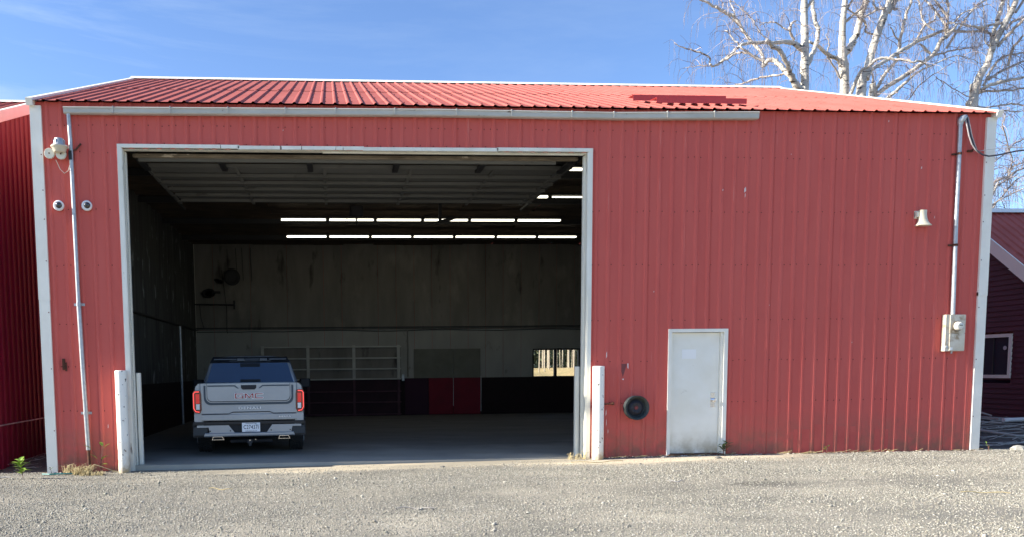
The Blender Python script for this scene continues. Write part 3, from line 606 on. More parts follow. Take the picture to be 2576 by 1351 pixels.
# bollards
def bollard(x, y, z0, z1, r, label, cap=True):
    t = thing('bollard', label, 'bollard', (x, y, z0), 'white guard posts beside the bay')
    q = MB(); q.tube([(x + .0, y, z0 - .1), (x, y, z1)], r, 28); q.build('post', M_boll, t, smooth=True)
    q = MB(); q.lathe((x, y, z1), (0, 0, 1), [(0, r * .985), (.006, r * .93), (.008, r * .2)], 24); q.build('cap', M_boll, t)
    return t
bollard(1.24, -.17, -.09, 1.555, .093, 'thick white steel post with black paint chips, outside left edge of the bay')
bollard(9.08, -.17, -.02, 1.545, .097, 'thick white steel post with soil stained foot, outside right edge of the bay')
for x0, x1, y, z1, lb_ in ((1.385, 1.455, .19, 1.52, 'white guard post just inside the left jamb'), (8.80, 8.88, .20, 1.55, 'white guard post just inside the right jamb')):
    q = MB(); q.box((x0, y, -.02), (x1, y + .09, z1), c=.012); tag(q.build('guard_post', M_jamb), lb_, 'guard post', 'flat guard posts inside the bay jambs')
# tap rod, torn label, wheel rim
q = MB(); q.tube([(9.20, -.03, .905), (9.36, -.035, .912)], .012, 8); q.lathe((9.36, -.035, .912), (1, 0, 0), [(0, .022), (.03, .022)], 8); q.box((9.375, -.05, .89), (9.40, -.0, .94)); tag(q.build('pipe_stub', M_rust), 'short rusty pipe stub between right post and wheel rim', 'pipe')
q = MB(); q.add([(9.49, -.004, 1.585), (9.515, -.004, 1.59), (9.50, -.004, 1.56), (9.628, -.024, 1.59), (9.645, -.024, 1.592), (9.645, -.024, 1.50), (9.632, -.024, 1.52), (9.54, -.004, 1.33), (9.58, -.004, 1.335), (9.57, -.004, 1.31)], [(0, 1, 2), (3, 4, 5, 6), (7, 8, 9)]); q.add([(9.50, -.002, 1.585), (9.63, -.002, 1.585), (9.56, -.002, 1.36)], [(0, 1, 2)], 1)
tag(q.build('torn_label', [M_plast, mat('old_glue', (.20, .045, .045), .5)]), 'torn remains of a label above the wheel rim', 'label')
t = thing('wheel_rim', 'black steel wheel rim hung on the red wall left of the side door', 'wheel rim', (9.765, -.02, .84))
q = MB(); c = (9.765, -.02, .84)
q.lathe(c, (0, -1, 0), [(0, .19), (.015, .203), (.025, .20), (.04, .178), (.08, .168), (.11, .172), (.125, .20), (.14, .207), (.145, .20), (.14, .19), (.12, .168), (.09, .158), (.06, .15), (.05, .13)], 40, cap=False)
q.build('barrel', mat('black_worn_paint', (.018, .025, .024), .55, b2=(.045, .055, .052), ns=9), t, smooth=True)
q = MB(); q.lathe(c, (0, -1, 0), [(.055, .14), (.075, .12), (.10, .085), (.085, .05), (.08, .035)], 30, cap=False); dsk = q.build('disc', mat('black_disc_paint', (.022, .022, .03), .6, b2=(.04, .036, .045), ns=8), t, smooth=True)
q = MB()
for k in range(6):
    a = k * math.pi / 3 + .3; q.lathe((9.765 + .066 * math.cos(a), -.118, .84 + .066 * math.sin(a)), (0, -1, 0), [(0, .012), (.012, .012)], 6)
q.build('lug_nut', M_steel_d, dsk)
q = MB(); q.lathe((9.765, -.10, .84), (0, -1, 0), [(0, .032), (.006, .03), (.01, .018)], 16); q.build('hub_centre', mat('red_oxide', (.22, .05, .045), .7), dsk)
# horn loudspeaker
t = thing('horn_speaker', 'cream horn loudspeaker pointing down, high on the right of the wall', 'loudspeaker', (14.745, -.02, 3.88))
q = MB(); R_ = []
for z, hx, hy, yc in ((4.135, .062, .062, -.13), (4.06, .062, .062, -.13), (4.00, .066, .066, -.14), (3.95, .078, .074, -.15), (3.91, .10, .086, -.16), (3.885, .128, .10, -.17), (3.875, .136, .105, -.172), (3.868, .13, .10, -.172)): R_.append([(14.745 + a * hx * .92, yc * .62 + b * hy * .6, z) for a, b in ((-1, -.7), (-.7, -1), (.7, -1), (1, -.7), (1, .7), (.7, 1), (-.7, 1), (-1, .7))])
q.loft(R_); q.build('horn', M_cream, t, smooth=True)
q = MB(); q.box((14.64, -.08, 4.02), (14.69, -.02, 4.11)); q.box((14.64, -.035, 4.0), (14.70, -.012, 4.13)); q.build('bracket', M_ivory, t)
# service mast, wires, meter
t = thing('service_mast', 'galvanised electric service mast running down the right of the wall', 'conduit', (15.36, -.08, 2.3))
q = MB(); q.tube([(15.355, -.07, 5.60), (15.36, -.07, 4.0), (15.385, -.07, 2.38)], .034, 12); q.build('pipe', M_zinc, t, smooth=True)
q = MB(); q.lathe((15.355, -.07, 5.56), (0, 0, 1), [(0, .042), (.05, .045), (.06, .05)], 14)
q.loft([[(15.355 + r * math.cos(k * math.pi / 6) * 1.0 + dx, -.08 + r * .8 * math.sin(k * math.pi / 6), z) for k in range(12)] for z, r, dx in ((5.60, .05, 0), (5.64, .066, .01), (5.685, .072, .035), (5.715, .05, .05), (5.722, .02, .055))]); q.build('weatherhead', M_zinc, t, smooth=True)
for z, x in ((5.08, 15.36), (3.55, 15.37)):
    q = MB(); q.lathe((x, -.07, z - .02), (0, 0, 1), [(0, .042), (.04, .042)], 12); q.box((x - .10, -.04, z - .016), (x - .03, -.02, z + .016)); q.build('strap', M_rust, t)
wr = thing('service_wires', 'grey and black service wires looping from the weatherhead to the right', 'wires', (15.45, -.1, 5.1))
M_wire = mat('grey_wire', (.33, .31, .31), .5); M_wireb = mat('black_wire', (.03, .03, .045), .5)
for k, (dx, dz) in enumerate(((0, 0), (.028, .01), (.052, .02))):
    q = MB(); q.tube([(15.41 + dx, -.10, 5.66 + dz), (15.435 + dx, -.12, 5.52), (15.47 + dx, -.13, 5.36), (15.53 + dx * .8, -.13, 5.22 + dz), (15.60 + dx * .4, -.13, 5.13), (15.67, -.13, 5.08 + dz * .5)], .011, 6); q.build('wire', M_wire if k != 1 else M_wireb, wr)
q = MB(); q.tube([(15.62, -.13, 5.12), (15.72, -.15, 5.045), (15.82, -.16, 5.02), (15.95, -.2, 5.03), (16.2, -.28, 5.075), (16.8, -.5, 5.11), (19, -1.3, 5.25), (26, -4, 6.0)], .013, 6); q.build('wire', M_wireb, wr)
q = MB(); q.tube([(15.66, -.12, 5.11), (15.8, -.15, 5.13), (16.0, -.22, 5.14), (16.4, -.35, 5.12), (19, -1.3, 5.29), (26, -4, 6.05)], .006, 5); q.tube([(16.0, -.2, 5.19), (16.15, -.26, 5.15), (16.4, -.35, 5.12)], .005, 5); q.build('support_wire', M_zinc, wr)
q = MB(); q.box((15.53, -.06, 5.12), (15.62, -.01, 5.15)); q.tube([(15.60, -.05, 5.15), (15.62, -.12, 5.17), (15.65, -.05, 5.15)], .012, 6); q.build('wall_hook', M_rust, wr)
t = thing('electric_meter', 'weathered beige electric meter box with round glass meter', 'electric meter', (15.42, -.02, 1.75))
q = MB(); q.box((15.24, -.10, 1.745), (15.60, -.012, 2.375), c=.006); q.build('box', M_metbox, t)
q = MB(); q.box((15.315, -.112, 2.06), (15.594, -.101, 2.368)); q.build('cover', M_metbox, t)
q = MB(); q.box((15.32, -.110, 1.755), (15.594, -.101, 2.045)); q.build('cover', M_metbox, t)
q = MB(); q.lathe((15.44, -.113, 2.175), (0, -1, 0), [(0, .090), (.015, .092), (.02, .085)], 28); q.build('ring', mat('tarnished_ring', (.16, .13, .10), .5, .4), t)
q = MB(); q.lathe((15.44, -.133, 2.175), (0, -1, 0), [(0, .078), (.05, .070), (.065, .056), (.068, .02)], 28); mo = q.build('meter_dial', mat('meter_glass', (.72, .70, .62), .1, b2=(.6, .58, .5), ns=30, coat=1.), t, smooth=True)
q = MB(); q.box((15.41, -.207, 2.18), (15.47, -.203, 2.195)); q.build('dial_plate', M_black, mo)
q = MB(); q.box((15.33, -.114, 1.765), (15.375, -.1105, 1.81)); q.build('seal_tag', M_plast, t)
q = MB(); q.lathe((15.28, -.102, 1.82), (0, -1, 0), [(0, .026), (.006, .022)], 12); q.build('knockout', M_zinc, t)
q = MB(); q.tube([(15.40, -.06, 1.745), (15.40, -.06, 1.705)], .016, 8); q.build('bottom_hub', M_zinc, t)
# loose strips lying on the roof
def on_roof(x, y, o): return (x, y - o * sn, H + SL * y + o * cs)
M_strip = mat('deep_red_flashing', (.55, .05, .045), .4)
for nm, poly, lb_ in (('roof_flashing', [(9.95, .98), (11.25, .98), (11.32, 1.45), (9.98, 1.45)], 'upper of two loose dark red flashing strips on the roof'),):
    pass
for lb_, x0, x1, ya, yb3, hh in (('longer, upper of two loose dark red flashing strips lying on the roof', 10.02, 11.72, .95, 1.22, .095), ('shorter, lower of two loose dark red flashing strips lying on the roof edge', 10.25, 11.85, .46, .74, .085)):
    q = MB(); n = 12; A_ = []
    for k in range(n + 1):
        x = x0 + (x1 - x0) * k / n; b_ = 0.
        A_.append([on_roof(x, ya, .045), on_roof(x, ya + .03, .045 + hh + b_), on_roof(x, yb3, .07 + b_), on_roof(x, yb3, .066 + b_), on_roof(x, ya + .035, .04 + hh + b_), on_roof(x, ya + .004, .045)])
    q.loft(A_); tag(q.build('roof_flashing', M_strip), lb_, 'flashing strip', 'loose flashing strips on the barn roof')

# ---------------------------------------------------------------- strip lights under the ceiling
def light(x, y, L_, label, rt=.019):
    t = thing('strip_light', label, 'strip light', (x, y, 5.40), 'fluorescent strip lights hung under the ceiling')
    q = MB(); q.box((x + .005, y - .06, 5.425), (x + L_ - .005, y + .06, 5.475)); q.build('housing', M_steel_d, t)
    q = MB(); q.tube([(x + .03, y - .03, 5.395), (x + L_ - .03, y - .03, 5.395)], rt, 8); q.tube([(x + .03, y + .03, 5.395), (x + L_ - .03, y + .03, 5.395)], rt, 8); q.build('tube', M_tube, t)
    for xx in (x + .012, x + L_ - .012): q = MB(); q.box((xx - .012, y - .055, 5.372), (xx + .012, y + .055, 5.425)); q.build('lamp_holder', M_steel_d, t)
od_ = ['leftmost', 'second from left', 'third from left', 'fourth from left', 'third from right', 'second from right', 'rightmost']
o6 = ['leftmost', 'second from left', 'third from left', 'third from right', 'second from right', 'rightmost']
for k in range(6): light(3.34 + k * 1.235, 7.8, 1.2, 'lit strip light, %s in the upper long row' % o6[k])
for k in range(7): light(3.33 + k * 1.235, 10.4, 1.2, 'lit strip light, %s in the lower long row' % od_[k])
for x, y, lb_ in ((8.42, 2.45, 'lit strip light peeking out nearest the bay opening, top right corner'), (9.66, 2.45, 'lit strip light hidden mostly by the right jamb, top row'), (8.40, 4.95, 'lit strip light past the end of the raised door, second row from top'), (9.64, 4.95, 'lit strip light beside the right jamb, second row from top')): light(x, y, 1.2, lb_, .019 if x < 9 else .008)

# ---------------------------------------------------------------- things hung on the back wall
q = MB()
q.lathe((1.36, 13.58, 4.62), (.2, -1, 0), [(0, .20), (.03, .26), (.06, .27), (.08, .2), (.06, .12), (.05, .03)], 20); tag(q.build('cable_coil', M_steel_d), 'dark round coil of cable high on the back wall', 'coil')
for k, (x, z0, z1) in enumerate(((1.22, 5.5, 4.75), (1.50, 5.55, 4.72), (1.70, 5.55, 4.52), (1.98, 5.55, 4.50))):
    q = MB(); q.tube([(x, 13.6, z0), (x + .01, 13.6, (z0 + z1) / 2), (x + .03, 13.6, z1)], .010, 5)
    tag(q.build('hanging_cord', M_steel_d), ['dark cord hanging left of the coil', 'dark cord hanging onto the right of the coil', 'shorter free hanging dark cord right of the coil', 'rightmost dark cord hanging on the back wall'][k], 'cord', 'cords hanging on the back wall')
q = MB(); q.tube([(1.03, 13.6, 4.85), (1.08, 13.6, 4.4), (1.16, 13.6, 3.6), (1.15, 13.6, 2.85), (1.18, 13.6, 2.8)], .012, 5); tag(q.build('long_cord', M_steel_d), 'long dark cord running down the back wall across the bar', 'cord')
q = MB(); q.tube([(.14, 13.5, 3.74), (1.42, 13.5, 3.72)], .025, 8); q.box((1.40, 13.47, 3.58), (1.44, 13.60, 3.86)); q.tube([(.30, 13.5, 3.72), (.33, 13.5, 3.3), (.40, 13.6, 2.98)], .01, 5); tag(q.build('wall_bar', M_steel_d), 'dark horizontal bar with end plate fixed to the back wall corner', 'bar')
q = MB(); q.loft([[(.60 + a * r, 13.60 - .1 * (i == 1), 4.1 + b * r * .7) for a, b in ((1, 0), (.7, .8), (0, 1), (-.8, .6), (-1, 0), (-.6, -.9), (.2, -1), (.8, -.6))] for i, r in enumerate((.2, .22, .12))]); q.box((.70, 13.52, 4.1), (.98, 13.6, 4.17)); tag(q.build('bundled_strap', M_steel_d), 'dark bundled strap hung above the wall bar', 'strap')
q = MB(); q.loft([[(.93 + a * r, 13.62 - .08 * (i == 1), 4.49 + b * r * .5 - .3 * a * r) for a, b in ((1, 0), (.7, .8), (0, 1), (-.8, .6), (-1, 0), (-.6, -.9), (.2, -1), (.8, -.6))] for i, r in enumerate((.14, .15, .08))]); tag(q.build('small_bundle', M_steel_d), 'small dark bundle left of the round coil', 'bundle')
t = thing('door_opener', 'dark door motor hanging under the ceiling left of centre', 'motor', (5.25, 6.2, 5.2))
q = MB(); q.box((5.10, 6.1, 5.18), (5.42, 6.4, 5.42), c=.03); q.build('motor', M_steel_d, t); q = MB(); q.tube([(5.26, 6.25, 5.18), (5.26, 6.25, 4.98)], .02, 6); q.tube([(5.12, 6.2, 5.4), (5.02, 6.2, 5.1)], .008, 5); q.build('chain', M_steel_d, t)
t = thing('unit_bracket', 'dark bracket arm hanging before the upper light row right of centre', 'bracket', (7.35, 6.6, 5.2))
q = MB(); q.box((7.30, 6.6, 5.10), (7.37, 6.68, 5.64)); q.build('post', M_steel_d, t); q = MB(); q.tube([(7.12, 6.6, 5.11), (7.34, 6.6, 5.14), (7.6, 6.6, 5.20), (7.78, 6.6, 5.24)], [.01, .035, .04, .01], 6); q.build('arm', M_steel_d, t)

# ---------------------------------------------------------------- pickup truck (own coordinates: x right, y forward, z up; rear bumper at y=0)
M_paint = mat('blue_grey_metallic_paint', (.35, .385, .42), .26, .3, b2=(.32, .35, .385), ns=2, coat=.7)
M_gap = mat('panel_gap', (.008, .01, .014), .6)
M_tlr = mat('red_lens', (.45, .008, .006), .15, emit=(1, .012, .012), em=.09, coat=1.); M_tlg = mat('lit_red_light_guide', (.9, .2, .15), .3, emit=(1, .05, .04), em=.40)
M_tyre = mat('tyre_rubber', (.018, .018, .02), .85, b2=(.03, .03, .03), ns=30)
M_bglass = mat('tinted_truck_glass', (.018, .045, .10), .06, coat=1.)
tk = thing('pickup_truck', 'blue grey pickup truck parked nose in inside the open bay with tail lights lit', 'pickup truck', (3.13, 1.12, 0), rz=math.radians(4.8))
def sec(y, w0, w1, w2, zb_, zm, zt, ins=.10):
    """closed body section: floor, sill, belt, shoulder"""
    return [(-w0, y, zb_), (-w1, y, zb_ + .12), (-w1 - .005, y, zm), (-w2, y, zt - .05), (-w2 + ins * .4, y, zt), (w2 - ins * .4, y, zt), (w2, y, zt - .05), (w1 + .005, y, zm), (w1, y, zb_ + .12), (w0, y, zb_)]
q = MB()   # bed box: outer walls
for s_ in (-1, 1):
    R_ = []
    for y, wo_ in ((.06, .965), (.35, 1.0), (1.0, 1.02), (1.8, 1.0)):
        R_.append([(s_ * .80, y, .56), (s_ * wo_ * .97, y, .58), (s_ * wo_, y, .80), (s_ * wo_, y, 1.05), (s_ * (wo_ - .03), y, 1.26), (s_ * (wo_ - .08), y, 1.315), (s_ * .86, y, 1.315), (s_ * .86, y, 1.0)])
    q.loft(R_)
q.box((-.86, .12, .70), (.86, 1.8, .76)); q.box((-.86, 1.72, .76), (.86, 1.8, 1.30)); bed = q.build('bed', M_paint, tk, local=True, smooth=True)
q = MB(); q.loft([sec(y, .85, w, w2, .45, .95, zt) for y, w, w2, zt in ((1.84, .99, .97, 1.28), (3.0, 1.0, .98, 1.29), (4.1, 1.0, .97, 1.27), (4.9, .99, .94, 1.24), (5.45, .96, .88, 1.19), (5.72, .88, .80, 1.08))]); q.build('body', M_paint, tk, local=True, smooth=True)
q = MB()   # cab
cabr = [(1.86, 1.29, .93, 1.30, .90), ]
def cab(y, wb, wt, zb_, zt): return [(-wb, y, zb_), (-wt - .02, y, zt - .09), (-wt + .03, y, zt - .02), (-wt * .5, y, zt), (wt * .5, y, zt), (wt - .03, y, zt - .02), (wt + .02, y, zt - .09), (wb, y, zb_)]
q.loft([cab(1.87, .93, .90, 1.28, 1.33), cab(2.02, .93, .80, 1.28, 1.74), cab(2.12, .93, .75, 1.28, 1.835), cab(2.8, .94, .74, 1.28, 1.865), cab(3.4, .94, .74, 1.28, 1.85), cab(3.62, .94, .75, 1.28, 1.80), cab(4.3, .93, .90, 1.26, 1.30)]); cabo = q.build('cab', M_paint, tk, local=True, smooth=True)
q = MB(); A = lambda k: 0
def rear(x, z, o=0.): # point on the raked rear of the cab
    y = float(np.interp(z, [1.30, 1.74, 1.835], [1.86, 2.02, 2.12])); return (x, y - .006 - o, z)
q.loft([[rear(-.86, 1.31, .004), rear(.86, 1.31, .004), rear(.745, 1.70, .004), rear(-.745, 1.70, .004)], [rear(-.86, 1.31, -.03), rear(.86, 1.31, -.03), rear(.745, 1.70, -.03), rear(-.745, 1.70, -.03)]]); gls = q.build('rear_window', M_bglass, tk, local=True)
for pr_ in ([(-.20, 1.62), (.20, 1.62), (.20, 1.695), (-.20, 1.695)], [(-.20, 1.315), (.20, 1.315), (.20, 1.37), (-.20, 1.37)]):
    q = MB(); q.loft([[rear(x, z, .009) for x, z in pr_], [rear(x, z, 0) for x, z in pr_]]); q.build('slider_trim', M_gap, gls, local=True)
q = MB(); q.loft([[rear(x, z, .010) for x, z in ((-.80, 1.705), (.80, 1.705), (.74, 1.825), (-.74, 1.825))], [rear(x, z, -.02) for x, z in ((-.80, 1.705), (.80, 1.705), (.74, 1.825), (-.74, 1.825))]]); hb = q.build('roof_header', M_gap, tk, local=True)
for x0, x1, z0, z1, mm in ((-.72, -.27, 1.765, 1.785, M_paint), (-.10, .18, 1.77, 1.785, M_paint), (.38, .72, 1.765, 1.785, M_paint), (-.255, -.115, 1.745, 1.79, M_zinc), (.195, .335, 1.745, 1.79, M_zinc)):
    q = MB(); q.loft([[rear(x, z, .022) for x, z in ((x0, z0), (x1, z0), (x1, z1), (x0, z1))], [rear(x, z, .008) for x, z in ((x0, z0), (x1, z0), (x1, z1), (x0, z1))]]); q.build('cargo_lamp', mm, hb, local=True)
q = MB()
for s_ in (-1, 1):
    q = MB(); q.loft([[(s_ * .945, 2.2, 1.32), (s_ * .945, 3.95, 1.32), (s_ * .80, 3.45, 1.74), (s_ * .80, 2.3, 1.74)], [(s_ * .90, 2.2, 1.32), (s_ * .90, 3.95, 1.32), (s_ * .76, 3.45, 1.74), (s_ * .76, 2.3, 1.74)]]); q.build('side_window', M_bglass, tk, local=True)
    q = MB(); q.box((s_ * 1.06, 3.65, 1.16), (s_ * 1.30, 3.78, 1.36), c=.03); q.box((s_ * .95, 3.68, 1.20), (s_ * 1.08, 3.74, 1.25)); q.build('mirror', M_gap, tk, local=True)
    # tail light
    P0 = [(.845, 1.195), (.955, 1.20), (.985, 1.15), (.985, .86), (.95, .795), (.86, .79), (.83, .85), (.83, 1.12)]
    q = MB(); q.prism([(s_ * x, z) for x, z in P0], .01, .12); tl = q.build('tail_light', mat('dark_red_lens', (.10, .004, .006), .12, coat=1.), tk, local=True)
    q = MB(); pts = [(s_ * x, .0, z) for x, z in ((.87, 1.175), (.945, 1.172), (.966, 1.14), (.966, .88), (.935, .825), (.87, .815))]; q.tube(pts, .008, 6); q.build('light_guide', M_tlg, tl, local=True)
    q = MB(); q.box((s_ * .865, -.002, .965), (s_ * .93, .012, 1.135)); q.build('brake_lamp', M_tlr, tl, local=True)
    q = MB(); q.box((s_ * .865, -.002, .86), (s_ * .925, .012, .955)); q.build('reverse_lamp', M_plast, tl, local=True)
    q = MB(); q.box((s_ * .835, .02, .64), (s_ * .965, .10, .775)); q.build('quarter_panel', M_paint, bed, local=True)
# tailgate
q = MB(); q.prism([(-.845, .655), (.845, .655), (.845, 1.315), (-.845, 1.315)], .03, .10); tg = q.build('tailgate', M_paint, tk, local=True)
def rr(x0, x1, z0, z1, r, n=5):
    o = [(x0, z1)]
    for k in range(n + 1): a = math.pi + k * math.pi / 2 / n; o.append((x0 + r + r * math.cos(a), z0 + r + r * math.sin(a)))
    for k in range(n + 1): a = 1.5 * math.pi + k * math.pi / 2 / n; o.append((x1 - r + r * math.cos(a), z0 + r + r * math.sin(a)))
    return o + [(x1, z1)]
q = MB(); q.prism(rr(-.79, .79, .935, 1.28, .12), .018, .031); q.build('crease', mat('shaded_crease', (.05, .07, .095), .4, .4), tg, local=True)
q = MB(); q.prism(rr(-.755, .755, .975, 1.312, .105), .012, .019); q.build('inner_gate_gap', M_paint, tg, local=True)
q = MB(); q.prism(rr(-.735, .735, .99, 1.314, .09), .006, .013); q.build('gate_seam', M_gap, tg, local=True)
ig = MB(); ig.loft([[(x, y, z) for x, z in rr(-.728, .728, zz, 1.316, .085)] for y, zz in ((.006, .998), (-.006, 1.004))]); igo = ig.build('inner_gate', M_paint, tg, local=True)
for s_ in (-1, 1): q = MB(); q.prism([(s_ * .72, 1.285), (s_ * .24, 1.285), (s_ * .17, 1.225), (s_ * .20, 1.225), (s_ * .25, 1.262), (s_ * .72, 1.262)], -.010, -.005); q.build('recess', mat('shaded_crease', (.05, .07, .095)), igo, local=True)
q = MB(); q.prism([(-.135, 1.285), (.135, 1.285), (.135, 1.235), (.105, 1.205), (-.105, 1.205), (-.135, 1.235)], -.016, -.006); q.build('gate_handle', M_gap, igo, local=True)
q = MB(); q.prism([(-.84, .782), (-.36, .782), (-.29, .812), (.36, .812), (.43, .782), (.84, .782), (.84, .770), (.43, .770), (.36, .795), (-.29, .795), (-.36, .770), (-.84, .770)], .022, .031); q.build('lower_seam', M_gap, tg, local=True)
q = MB(); q.loft([[(x, y, z) for x, z in ((-.84, z0), (.84, z0), (.84, z1), (-.84, z1))] for y, z0, z1 in ((.03, .66, .768), (.0, .668, .76))]); q.build('lower_gate', M_paint, tg, local=True)
M_logo_r = mat('red_badge', (.30, .008, .02), .3, coat=1.)
def badge(name, m, g, y0, y1):      # wide block letters G M C, grown by g
    q = MB(); zb_, zt_, w = 1.048, 1.136, .020; zm_ = (zb_ + zt_) / 2
    def bar(x0, x1, z0, z1): q.box((x0 - g, y0, z0 - g), (x1 + g, y1, z1 + g))
    def diag(xa, za, xb, zb2): q.loft([[(xa - w * .62 - g, y, za), (xa + w * .62 + g, y, za), (xb + w * .62 + g, y, zb2), (xb - w * .62 - g, y, zb2)] for y in (y0, y1)])
    for x0, x1 in ((-.245, -.095), (.105, .250)):
        bar(x0, x0 + w * 1.2, zb_, zt_); bar(x0 + w, x1, zt_ - w * .8, zt_); bar(x0 + w, x1, zb_, zb_ + w * .8)
    bar(-.095 - w * 1.2, -.095, zb_, zm_ + .004); bar(-.155, -.095, zm_ - .006, zm_ + .006)
    bar(-.072, -.072 + w * 1.2, zb_, zt_); bar(.082 - w * 1.2, .082, zb_, zt_); diag(-.055, zt_, .005, zb_ + .01); diag(.065, zt_, .005, zb_ + .01)
    q.build(name, m, igo, local=True)
badge('badge_outline', mat('badge_silver', (.80, .82, .86), .35, .2), .0055, -.012, -.007)
badge('badge', M_logo_r, -.0015, -.016, -.0121)
text_obj('DENALI', 'badge', M_plast, tg, (.01, .022, .872), .058, .006, 1.9, spacing=1.1)
text_obj('SIERRA', 'badge', M_plast, tg, (.63, -.006, .712), .034, .005, 1.9, spacing=1.1)
# bumper
q = MB(); q.loft([[(x, y, z) for x, z in ((-1.0, z0), (1.0, z0), (1.0, z1), (-1.0, z1))] for y, z0, z1 in ((.25, .40, .64), (.06, .36, .635))]); q.build('bumper_core', M_gap, tk, local=True)
q = MB(); q.prism([(-.92, .575), (-.37, .575), (-.26, .435), (.30, .435), (.40, .575), (.92, .575), (.92, .54), (.76, .54), (.74, .45), (.80, .40), (.55, .385), (-.55, .385), (-.80, .40), (-.70, .45), (-.72, .54), (-.92, .54)], -.03, .07); bp = q.build('bumper', M_paint, tk, local=True)
q = MB(); q.loft([[(x, y, z) for x, z in ((-.80, z0), (.80, z0), (.78, z1), (-.78, z1))] for y, z0, z1 in ((-.035, .375, .44), (-.05, .395, .425))]); q.build('bumper_lip', M_paint, bp, local=True)
q = MB(); q.box((-.98, -.01, .59), (.98, .06, .635)); q.build('step_pad', M_black, bp, local=True)
for x in (-.69, -.34, .38, .72): q = MB(); q.lathe((x, -.031, .475), (0, -1, 0), [(0, .012), (.004, .012)], 10); q.build('parking_sensor', M_gap, bp, local=True)
for s_ in (-1, 1):
    q = MB(); q.prism([(s_ * .74, .545), (s_ * .98, .545), (s_ * .99, .40), (s_ * .80, .40), (s_ * .74, .45)], -.005, .2); q.build('corner_step', mat('blue_black_plastic', (.008, .02, .032), .4), bp, local=True)
    q = MB(); px0, px1 = (-.665, -.45) if s_ < 0 else (.505, .72)
    P1 = [(px0, .315), (px1, .315), (px1 - .03, .375), (px0 + .02, .375)]; P2 = [(px0 + .012, .323), (px1 - .014, .323), (px1 - .038, .367), (px0 + .028, .367)]
    q.loft([[(x, .15, z) for x, z in P1], [(x, -.045, z) for x, z in P1], [(x, -.045, z) for x, z in P2], [(x, .12, z) for x, z in P2]], cap=False); ex = q.build('exhaust_tip', M_chrome, tk, local=True)
    q = MB(); q.prism(P2, .11, .118); q.build('exhaust_bore', M_gap, ex, local=True)
q = MB(); q.box((-.042, -.06, .245), (.042, .30, .315)); q.tube([(0, -.04, .25), (0, -.04, .20)], .03, 8); q.tube([(-.35, .2, .27), (.40, .2, .27)], .03, 8); q.lathe((.0, -.06, .30), (0, -1, 0), [(0, .012), (.01, .012)], 8, 1); q.lathe((.10, -.02, .31), (0, -1, 0), [(0, .010), (.01, .010)], 8, 1); q.build('tow_hitch', [M_steel_d, M_chrome], tk, local=True)
q = MB(); q.box((-.14, .0, .45), (.19, .05, .61)); q.build('plate_recess', M_gap, bp, local=True)
q = MB(); q.box((-.135, -.012, .448), (.185, -.004, .612)); pl = q.build('license_plate', mat('plate_white', (.86, .87, .88), .4, spec=.3), bp, local=True)
M_ink = mat('plate_ink', (.01, .015, .03), .6)
text_obj('C27437I', 'plate_number', M_ink, pl, (.025, -.0135, .530), .100, .001, .72, spacing=1.1, offset=.0002)
text_obj('WASHINGTON', 'plate_text', M_ink, pl, (.025, -.0135, .597), .024, .001, 1.2)
text_obj('EVERGREEN STATE', 'plate_text', M_ink, pl, (.025, -.0135, .462), .022, .001, 1.1)
q = MB(); q.box((.09, -.0135, .578), (.16, -.012, .588)); q.build('plate_sticker', mat('pale_blue_sticker', (.35, .5, .62), .5), pl, local=True)
# running gear
for (x, y, nm) in ((-.86, 1.22, 'rear'), (.86, 1.22, 'rear'), (-.86, 4.85, 'front'), (.86, 4.85, 'front')):
    q = MB(); q.lathe((x - .14, y, .405), (1, 0, 0), [(0, .28), (.005, .36), (.03, .395), (.06, .405), (.22, .405), (.25, .395), (.275, .36), (.28, .28)], 44)
    for k in range(48):
        for j, xo in enumerate((.035, .085, .14, .195, .245)):
            a = (k + .5 * (j % 2)) * 2 * math.pi / 48; ca, sa = math.cos(a), math.sin(a); a2 = a + .075; c2, s2 = math.cos(a2), math.sin(a2)
            r0, r1 = .40, .416; xa, xb = x - .14 + xo - .018, x - .14 + xo + .018
            V = [(xa, y + r * c_, .405 + r * s__) for r, c_, s__ in ((r0, ca, sa), (r1, ca, sa), (r1, c2, s2), (r0, c2, s2))] + [(xb, y + r * c_, .405 + r * s__) for r, c_, s__ in ((r0, ca, sa), (r1, ca, sa), (r1, c2, s2), (r0, c2, s2))]
            q.add(V, [(0, 1, 5, 4), (1, 2, 6, 5), (2, 3, 7, 6), (0, 3, 2, 1), (4, 5, 6, 7)])
    wh = q.build('wheel', M_tyre, tk, local=True)
    s_ = 1 if x > 0 else -1
    q = MB(); q.lathe((x + s_ * .145, y, .405), (s_, 0, 0), [(-.06, .26), (-.01, .275), (.0, .26), (-.03, .10), (-.01, .06)], 30, cap=False)
    for k in range(6): a = k * math.pi / 3; q.tube([(x + s_ * .13, y + .06 * math.cos(a), .405 + .06 * math.sin(a)), (x + s_ * .14, y + .255 * math.cos(a), .405 + .255 * math.sin(a))], [.035, .022], 6)
    q.build('rim', M_zinc, wh, local=True)
    q = MB(); R_ = []
    for k in range(13): a = math.pi * k / 12; R_.append([(x + s_ * .02, y + .46 * math.cos(a), .42 + .45 * math.sin(a)), (x + s_ * .165, y + .46 * math.cos(a), .42 + .45 * math.sin(a)), (x + s_ * .165, y + .52 * math.cos(a), .42 + .51 * math.sin(a)), (x + s_ * .02, y + .52 * math.cos(a), .42 + .51 * math.sin(a))])
    q.loft(R_); q.build('wheel_arch', M_black, tk, local=True)
